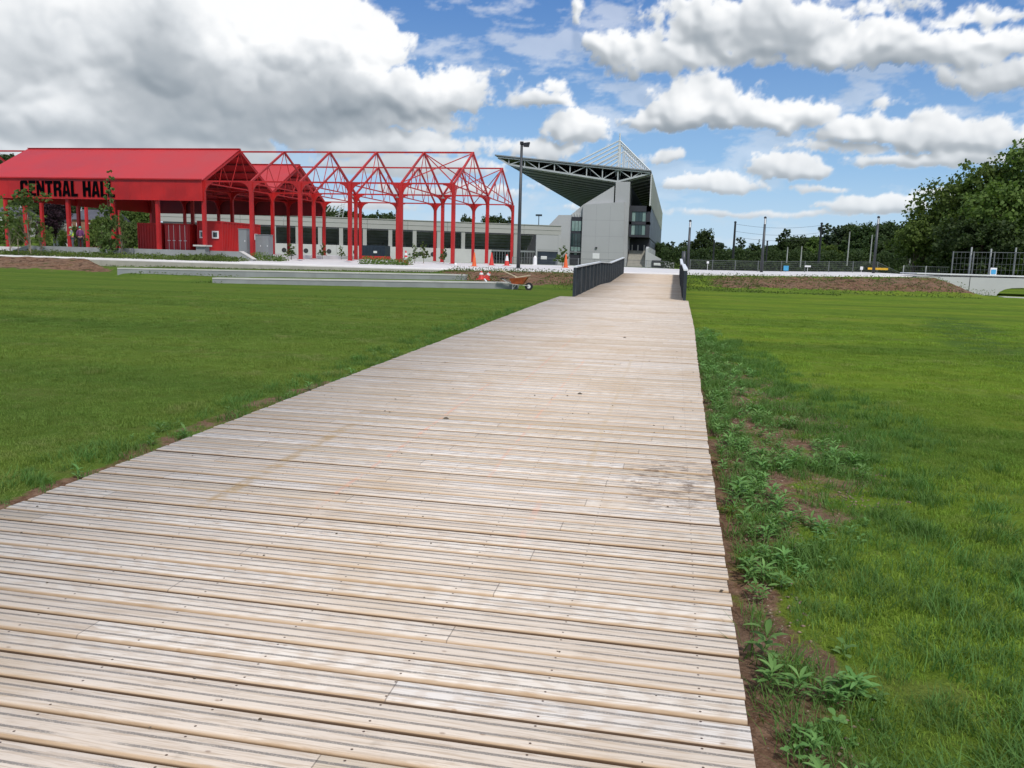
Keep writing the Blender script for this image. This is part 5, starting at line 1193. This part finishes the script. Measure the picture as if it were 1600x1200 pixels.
PXk, PYk = PX[keep], PY[keep]; nzk = nz[keep]; k = len(PXk)
PZ = terrain_z(PXk, PYk)
far = 1+np.clip(PYk-5, 0, 20)*.035
sc = (.75+.5*rng.random(k))*far*(.9+.5*np.clip(nzk, -.5, .6))
gn_scatter('grass', np.stack([PXk, PYk, PZ], -1), np.stack([rng.normal(size=k)*.06, rng.normal(size=k)*.06, rng.random(k)*6.28], -1), sc, short, 'short mown grass blades of the near lawn', rng.integers(0, 4, k))
# rough longer grass along the boardwalk
a_, b_ = cand(.44, 3.0, 1.5, 16, 85); w_ = lerp_tab(b_, [0, 3, 5, 8, 11, 15], [1.7, 1.5, 1.5, 1.9, 1.4, .8])*(.7+.6*rng.random(len(b_)))
nz = np.array([mnoise.fractal(Vector((p0*1.3, p1*1.3, 8.)), 1., 2., 3) for p0, p1 in zip(a_, b_)])
s_ = soil_mask(a_, b_); d_ = a_-.44
kp = (d_ < w_) & ((nz > .0) & (s_ < .62) | (nz > .16) | (d_ > w_*.45) & (nz > -.25) | (rng.random(len(a_)) < .16) | (d_ < .7) & (b_ < 5) & (nz > -.12) | (d_ < .3) & (nz > -.4))
a_, b_ = a_[kp], b_[kp]
a2, b2 = cand(-4.6, -3.86, 4, 24, 22); a_ = np.concatenate([a_, a2]); b_ = np.concatenate([b_, b2]); k = len(a_)
gn_scatter('rough_grass', np.stack([a_, b_, terrain_z(a_, b_)], -1), np.stack([rng.normal(size=k)*.15, rng.normal(size=k)*.15, rng.random(k)*6.28], -1), .45+.75*rng.random(k), longg, 'rough longer grass growing along the boardwalk edges', rng.integers(0, 3, k))
weeds = [leafy_weed('weed', 13, .105, .026, 'leaf_w', 60), leafy_weed('weed', 10, .085, .022, 'leaf_w', 61), leafy_weed('weed', 6, .075, .034, 'leaf_w', 62, True), leafy_weed('weed', 16, .12, .022, 'leaf_w', 63)]
a_, b_ = cand(.45, 2.4, 2.0, 18, 120); nz = np.array([mnoise.fractal(Vector((p0*1.1, p1*.9, 15.)), 1., 2., 3) for p0, p1 in zip(a_, b_)])
d_ = a_-.45; w_ = lerp_tab(b_, [0, 2.8, 4.2, 6, 9, 12, 18], [.45, .45, .55, 1.15, 1.2, .9, .5])
kp = (d_ < w_) & (nz+.30*(1-d_/w_)+.55*np.clip(1-d_/.5, 0, 1)*(b_ > 3.9) > .14); a_, b_ = a_[kp], b_[kp]
a2, b2 = cand(-4.5, -3.86, 3.6, 12, 5); a_ = np.concatenate([a_, a2]); b_ = np.concatenate([b_, b2]); k = len(a_)
gn_scatter('weeds', np.stack([a_, b_, terrain_z(a_, b_)], -1), np.stack([rng.normal(size=k)*.12, rng.normal(size=k)*.12, rng.random(k)*6.28], -1), .32+.55*rng.random(k)**1.4, weeds, 'leafy weeds sprouting from the bare earth beside the boardwalk', rng.integers(0, 4, k), 'weeds')
rng = np.random.default_rng(31); a_, b_ = cand(.45, 2.3, 1.8, 12, 420); s_ = soil_mask(a_, b_); kp = s_ > .22; a_, b_ = a_[kp], b_[kp]; k = len(a_); r_ = rng.uniform(.003, .010, k)*(1+.06*b_)
oct_ = np.array([(1, 0, 0), (0, 1, 0), (-1, 0, 0), (0, -1, 0), (0, 0, .6), (0, 0, -.5)]); V = (oct_[None]*r_[:, None, None]*rng.uniform(.6, 1.4, (k, 6, 1)))+np.stack([a_, b_, terrain_z(a_, b_)], -1)[:, None]
F6 = np.array([(0, 1, 4), (1, 2, 4), (2, 3, 4), (3, 0, 4), (1, 0, 5), (2, 1, 5), (3, 2, 5), (0, 3, 5)]); tag(np_mesh('pebbles', V.reshape(-1, 3), (F6[None]+6*np.arange(k)[:, None, None]).reshape(-1, 3), pbr('soil_crumb', (.22, .155, .11), .95, .5, 25.)), 'small stones and earth crumbs on the bare soil beside the boardwalk', 'pebbles', kind='stuff')
# a few weeds big enough to point at
for i, (x, y, s_, kx, lab) in enumerate(((.47, 3.42, 1.1, 0, 'tall bright leafy weed leaning over the boardwalk edge in the lower right'), (.50, 5.6, 1.15, 3, 'bushy weed with leaves spilling onto the boards beside the dried mud'), (.80, 3.5, .75, 2, 'broad-leaved weed among grass right of the tall bright one'),
                                  (.56, 3.12, .75, 3, 'small spreading weed just below the tall bright one at the boardwalk edge'), (-4.0, 6.15, .9, 0, 'spindly weed on the left edge of the boardwalk'), (-3.9, 9.6, 1.0, 3, 'weed tuft poking over the left boardwalk edge, mid-way to the ramp'), (.95, 4.9, .95, 1, 'leafy weed on the bare earth between boardwalk and lawn'))):
    src = weeds[kx]; o = bpy.data.objects.new('leafy_weed', src.data); COL.objects.link(o); o.location = (x, y, float(terrain_z(np.array(x), np.array(y)))); o.scale = (s_,)*3; o.rotation_euler = (0, 0, i*1.3); tag(o, lab, 'weed')
# crumbs of earth and leaf litter on the boards
rng = np.random.default_rng(5); w = MB()
for i in range(110):
    x = rng.uniform(-3.7, .35); y = 1.8+14*rng.random()**1.3; z = float(deck_z(y))+.001; r_ = rng.uniform(.002, .008)*(1.4 if y > 7 else 1)
    if i < 12: x = rng.uniform(.0, .35); r_ *= 1.2
    ang = rng.random()*3.1; w.lathe((x, y, z), [(r_, 0), (r_*.9, r_*.35), (r_*.3, r_*.6)], 5)
for x, y in ((-.82, 14.9), (-.95, 8.9), (-2.0, 7.2)): w.lathe((x, y, float(deck_z(y))), [(.028, 0), (.02, .008), (.008, .014)], 6)
tag(w.build('debris', 'bark'), 'small dark crumbs of earth scattered on the boards', 'debris', kind='stuff')

# ------------------------------------------------------------------ sky
W = bpy.data.worlds.new('World'); S.world = W; W.use_nodes = True; n = NT(W.node_tree)
bg = W.node_tree.nodes['Background']
SUN_EL, SUN_AZ = math.radians(52), math.radians(150)      # azimuth clockwise from +Y: behind and to the right of the camera
sky = n.node('ShaderNodeTexSky', sky_type='NISHITA'); sky.sun_disc = False; sky.sun_elevation = SUN_EL; sky.sun_rotation = SUN_AZ; sky.air_density = 1.0; sky.dust_density = .6; sky.ozone_density = 2.0

tc = n.node('ShaderNodeTexCoord'); dx, dy, dz = n.sep(tc.outputs['Generated'])
skm = n.mix(1., sky.outputs[0], (.10, .10, .10, 1), 'MULTIPLY')
skc = n.mix(n.ramp(dz, 0., .34), (.28, .50, .76, 1), (.045, .165, .47, 1))
skc = n.mix(.25, skc, skm)
skc = n.mix(n.ramp(dz, 0, .12, .65, 0), skc, (.50, .63, .74, 1))
n.put(bg.inputs[0], skc); bg.inputs[1].default_value = 1.0

def vnoise(x, y, seed):
    r = np.random.default_rng(seed); N = 256; T = r.random((N, N)).astype(np.float32)
    xi = np.floor(x).astype(int); yi = np.floor(y).astype(int); fx = x-xi; fy = y-yi
    fx = fx*fx*fx*(fx*(fx*6-15)+10); fy = fy*fy*fy*(fy*(fy*6-15)+10)
    a, b_, c_, d_ = T[yi % N, xi % N], T[yi % N, (xi+1) % N], T[(yi+1) % N, xi % N], T[(yi+1) % N, (xi+1) % N]
    return (a*(1-fx)+b_*fx)*(1-fy)+(c_*(1-fx)+d_*fx)*fy
def fbm(x, y, sc, octv, seed, gain=.52):
    o = 0; amp = 1; tot = 0; c_, s_ = math.cos(.6), math.sin(.6)
    for k in range(octv):
        o = o+amp*vnoise(x*sc+17*k, y*sc+31*k, seed+k); tot += amp; amp *= gain; sc *= 2.03; x, y = x*c_-y*s_, x*s_+y*c_
    return o/tot-.5
def azel(px, py):
    r = ray(px, py); return math.degrees(math.atan2(r.x, r.y)), math.degrees(math.asin(r.z/r.length))
# (px, py, rx, ry, flat-bottomed?)  clouds by their direction
BL = [(30, 70, 200, 95, 0), (80, 180, 190, 60, 0), (240, 70, 210, 95, 0), (430, 60, 180, 70, 0), (545, 55, 95, 58, 0), (330, 150, 260, 75, 0), (590, 150, 140, 60, 1), (690, 150, 88, 52, 1), (480, 185, 250, 40, 1), (120, 225, 290, 40, 0), (560, 225, 230, 22, 0), (430, 130, 150, 50, 0),
      (836, 165, 58, 24, 1), (846, 140, 26, 20, 1), (905, 212, 56, 42, 1), (850, 240, 95, 18, 0), (767, 125, 22, 8, 0), (645, 262, 150, 16, 0), (690, 300, 140, 10, 0), (900, 290, 80, 9, 0), (560, 320, 120, 8, 0), (920, 326, 60, 7, 0),
      (960, 68, 72, 38, 0), (1060, 80, 130, 38, 0), (1170, 45, 160, 60, 0), (1340, 62, 160, 48, 0), (1480, 75, 150, 42, 0), (1580, 115, 90, 28, 0), (1220, 8, 250, 24, 0), (1540, 12, 110, 18, 0), (900, 20, 12, 24, 0), (1250, 85, 200, 26, 0),
      (1085, 165, 84, 54, 1), (1045, 196, 74, 32, 1), (1030, 142, 40, 18, 1), (1180, 190, 90, 38, 1), (1255, 185, 58, 34, 1), (1350, 204, 74, 30, 1), (1330, 228, 120, 14, 0), (1460, 208, 58, 34, 1), (1535, 218, 70, 32, 1), (1480, 250, 140, 18, 1), (1175, 162, 18, 8, 0),
      (1232, 266, 64, 27, 1), (1275, 296, 42, 7, 0), (1105, 290, 88, 17, 1), (1040, 252, 34, 15, 1), (1368, 324, 76, 19, 1), (1300, 320, 38, 8, 1), (1390, 160, 24, 10, 0), (1490, 300, 56, 10, 0), (1260, 332, 85, 6, 0), (1130, 332, 100, 7, 0)]
az1 = np.arange(-62, 46, .09); el1 = np.arange(-1.2, 33, .09); AZ, EL = np.meshgrid(az1, el1)
wx = fbm(AZ, EL*1.2, .22, 6, 1)*3.4+fbm(AZ, EL, 1.1, 5, 61)*.9; wy = fbm(AZ, EL*1.2, .22, 6, 21)*2.6+fbm(AZ, EL, 1.1, 5, 81)*.8
fall = np.clip(EL/12, .25, 1); UX = AZ+wx*fall; UY = EL+wy*fall
SD = np.full(AZ.shape, -9., np.float32); HH = np.zeros(AZ.shape, np.float32)
crg = np.random.default_rng(12)
def puff(cx, cy, r, z0):
    i0, i1 = np.searchsorted(el1, [cy-r-2.6, cy+r+2.6]); j0, j1 = np.searchsorted(az1, [cx-r-3.4, cx+r+3.4])
    if i1 <= i0 or j1 <= j0: return
    d = np.hypot(UX[i0:i1, j0:j1]-cx, UY[i0:i1, j0:j1]-cy)
    np.maximum(SD[i0:i1, j0:j1], r-d, out=SD[i0:i1, j0:j1])
    h = np.where(d < r, np.sqrt(np.maximum(r*r-d*d, 0))+z0, 0); np.maximum(HH[i0:i1, j0:j1], h, out=HH[i0:i1, j0:j1])
for (px, py, rx, ry, flat) in BL:
    a0, e0 = azel(px, py); k_ = 57.3/F; q_ = 1. if px < 780 else (1.0 if flat else .84); rx_, ry_ = rx*k_*(.5+.5*q_), ry*k_*q_
    ex, ey = UX-a0, UY-e0
    rho = np.hypot(ex/rx_, np.where(ey > 0, ey/ry_, ey/(ry_*(.55 if flat else .95)))); sde = (1-rho)*min(rx_, ry_)*.9
    np.maximum(SD, sde, out=SD); np.maximum(HH, np.where(rho < 1, np.sqrt(np.maximum(1-rho*rho, 0))*ry_*1.25, 0), out=HH)
    N = int(20+rx_*ry_*.8)
    for i in range(N):
        t = crg.random()*math.pi*2; q_ = math.sqrt(crg.random()); u = math.cos(t)*q_; v = math.sin(t)*q_
        if flat: v = abs(v)*1.2-.40
        r = ry_*(.16+.30*crg.random())*(1.15-.6*q_); r = max(r, .16)
        puff(a0+u*max(.1, rx_-r*.8), e0+v*max(.05, ry_-r*.7), r, ry_*1.15*math.sqrt(max(0, 1-q_*q_)))
cov = np.clip((SD+fbm(AZ, EL, 1.5, 7, 5, .60)*1.0*fall+.04)/(.50*np.clip(fall, .4, 1)), 0, 1); cov = cov*cov*(3-2*cov)
H = HH+fbm(AZ, EL, .8, 7, 41, .52)*1.15*fall*(HH > 0)
for _ in range(9): H[1:-1, 1:-1] = (H[1:-1, 1:-1]*2+H[:-2, 1:-1]+H[2:, 1:-1]+H[1:-1, :-2]+H[1:-1, 2:])/6
gy, gx = np.gradient(H, .09); nl = (-gx*.24-gy*.50+.72)/np.sqrt(gx*gx*.4+gy*gy*.4+1)
acc = np.zeros(len(az1), np.float32); TH = np.zeros(AZ.shape, np.float32)
for i in range(len(el1)-1, -1, -1): acc = acc*math.exp(-.09/2.4)+cov[i]*.09; TH[i] = acc
relief = .21+.21*sstep(-16, -8, AZ)*(1-.6*sstep(18, 22, EL))
sh = .56+.46*(.72-relief/.46*.72)+relief*np.clip(nl, -.5, 1.15)+.07*sstep(-14, -6, AZ)*(1-2.4*sstep(17, 21, EL))-.34*(1-np.exp(-TH/2.2*np.clip(12/(EL+4), .5, 1.6)))+fbm(AZ, EL*1.3, .30, 6, 90, .50)*.30
for (px, py, rx, ry, am) in ((420, 165, 300, 60, .30), (250, 75, 110, 70, .24), (190, 215, 240, 30, .16), (20, 80, 60, 50, .12), (600, 192, 180, 26, .20), (1190, 45, 120, 55, .30), (1400, 105, 260, 30, .18), (1080, 208, 90, 16, .12), (1350, 226, 160, 12, .10), (830, 190, 80, 18, .15), (960, 98, 90, 28, .20), (480, 232, 280, 14, .06)):
    a0, e0 = azel(px, py); k_ = 57.3/F; r_ = np.hypot((UX-a0)/(rx*k_), (UY-e0)/(ry*k_)); sh = sh-am*sstep(1.2, .2, r_)
for (px, py, rx, ry, am) in ((60, 150, 110, 40, .22), (480, 50, 180, 50, .22), (700, 130, 60, 34, .28), (640, 205, 110, 18, .22), (20, 230, 120, 20, .2), (585, 95, 70, 30, .16), (640, 235, 220, 14, .2)):
    a0, e0 = azel(px, py); k_ = 57.3/F; r_ = np.hypot((UX-a0)/(rx*k_), (UY-e0)/(ry*k_)); sh = sh+am*sstep(1.2, .2, r_)
bright = azel(300, 40); sh = sh+.10*sstep(14, 2, np.hypot((AZ-bright[0])/1.6, EL-bright[1]-4))
def dome(az_, el_, cv, shd, name):
    a_ = np.radians(az_); e_ = np.radians(el_); R_ = 2600.
    V = np.stack([R_*np.sin(a_)*np.cos(e_), R_*np.cos(a_)*np.cos(e_), R_*np.sin(e_)], -1).reshape(-1, 3); r_, c_ = az_.shape; ix = np.arange(r_*c_).reshape(r_, c_)
    o = np_mesh(name, V, np.stack([ix[:-1, :-1], ix[:-1, 1:], ix[1:, 1:], ix[1:, :-1]], -1).reshape(-1, 4), 'cloud', smooth=True)
    for nm, vv in (('cover', cv), ('shade', shd)): at_ = o.data.attributes.new(nm, 'FLOAT', 'POINT'); at_.data.foreach_set('value', np.ascontiguousarray(vv, np.float32).ravel())
    tag(o, 'broken cumulus clouds in a blue sky', 'sky', kind='structure'); return o
m, c, b = new_mat('cloud'); M['cloud'] = m
cvr = c.node('ShaderNodeAttribute', attribute_name='cover').outputs['Fac']; shd = c.node('ShaderNodeAttribute', attribute_name='shade').outputs['Fac']
pz = c.math('DIVIDE', c.sep(c.pos())[2], 2600.)
fn = c.noise(c.pos(), .022, 4, .6)
cr = c.node('ShaderNodeValToRGB'); c.put(cr.inputs[0], c.math('ADD', shd, c.math('MULTIPLY', c.math('SUBTRACT', fn, .5), .07))); e_ = cr.color_ramp.elements
e_[0].position = 0.; e_[0].color = (.215, .255, .295, 1); e_[1].position = 1.; e_[1].color = (.84, .85, .86, 1)
for ps, cc in ((.25, (.31, .35, .39, 1)), (.5, (.42, .455, .49, 1)), (.75, (.61, .64, .67, 1))):
    x_ = e_.new(ps); x_.color = cc
ccol = c.mix(c.ramp(pz, 0, .17, .40, 0), cr.outputs[0], (.54, .62, .69, 1))
em = c.node('ShaderNodeEmission'); c.put(em.inputs[0], ccol); tr_ = c.node('ShaderNodeBsdfTransparent'); mx_ = c.node('ShaderNodeMixShader')
c.put(mx_.inputs[0], cvr); c.l.new(tr_.outputs[0], mx_.inputs[1]); c.l.new(em.outputs[0], mx_.inputs[2]); c.l.new(mx_.outputs[0], m.node_tree.nodes['Material Output'].inputs[0])
try: m.cycles.emission_sampling = 'NONE'
except Exception: pass
# thin streaks of high cloud in the blue
cir = fbm(AZ*.5, EL*1.5, .35, 7, 120, .62); cv2 = np.maximum(cov, np.clip(cir*3.2-.02, 0, .42)*(.6+.4*sstep(3, 10, EL))); sh2 = np.where(cov < .3, np.maximum(sh, .68), sh)
dome(AZ, EL, cv2, np.clip(sh2, 0, 1), 'sky')
def generic(azr, elr):
    A_, E_ = np.meshgrid(azr, elr); f_ = fbm(A_*.5, E_, .07, 6, 200)
    Rr = np.stack([np.sin(np.radians(A_))*np.cos(np.radians(E_)), np.cos(np.radians(A_))*np.cos(np.radians(E_)), np.sin(np.radians(E_))], -1)
    sdv = np.array([math.sin(SUN_AZ)*math.cos(SUN_EL), math.cos(SUN_AZ)*math.cos(SUN_EL), math.sin(SUN_EL)])
    ang = np.degrees(np.arccos(np.clip(Rr@sdv, -1, 1)))
    return A_, E_, np.clip(f_*5+.55, 0, 1)*sstep(12, 22, ang), np.clip(.72+f_*.8, 0, 1)
dome(*generic(np.arange(-62, 46.1, 2), np.arange(33-.12, 90.1, 2)), 'sky'); dome(*generic(np.arange(46-.1, 298.1, 2), np.arange(-1.2, 90.1, 2)), 'sky')

sd = bpy.data.lights.new('sun', 'SUN'); sun = bpy.data.objects.new('sun', sd); COL.objects.link(sun); sd.energy = 2.6; sd.angle = math.radians(5); sd.color = (1., .965, .92)
sdir = Vector((math.sin(SUN_AZ)*math.cos(SUN_EL), math.cos(SUN_AZ)*math.cos(SUN_EL), math.sin(SUN_EL)))
sun.rotation_euler = sdir.to_track_quat('Z', 'Y').to_euler()
vs = S.view_settings; vs.view_transform = 'Standard'; vs.look = 'None'; vs.gamma = 1; vs.use_curve_mapping = False; vs.exposure = .25
S.cycles.max_bounces = 6; S.cycles.use_denoising = True
for o in list(bpy.data.objects):
    if '_org' in o: del o['_org']
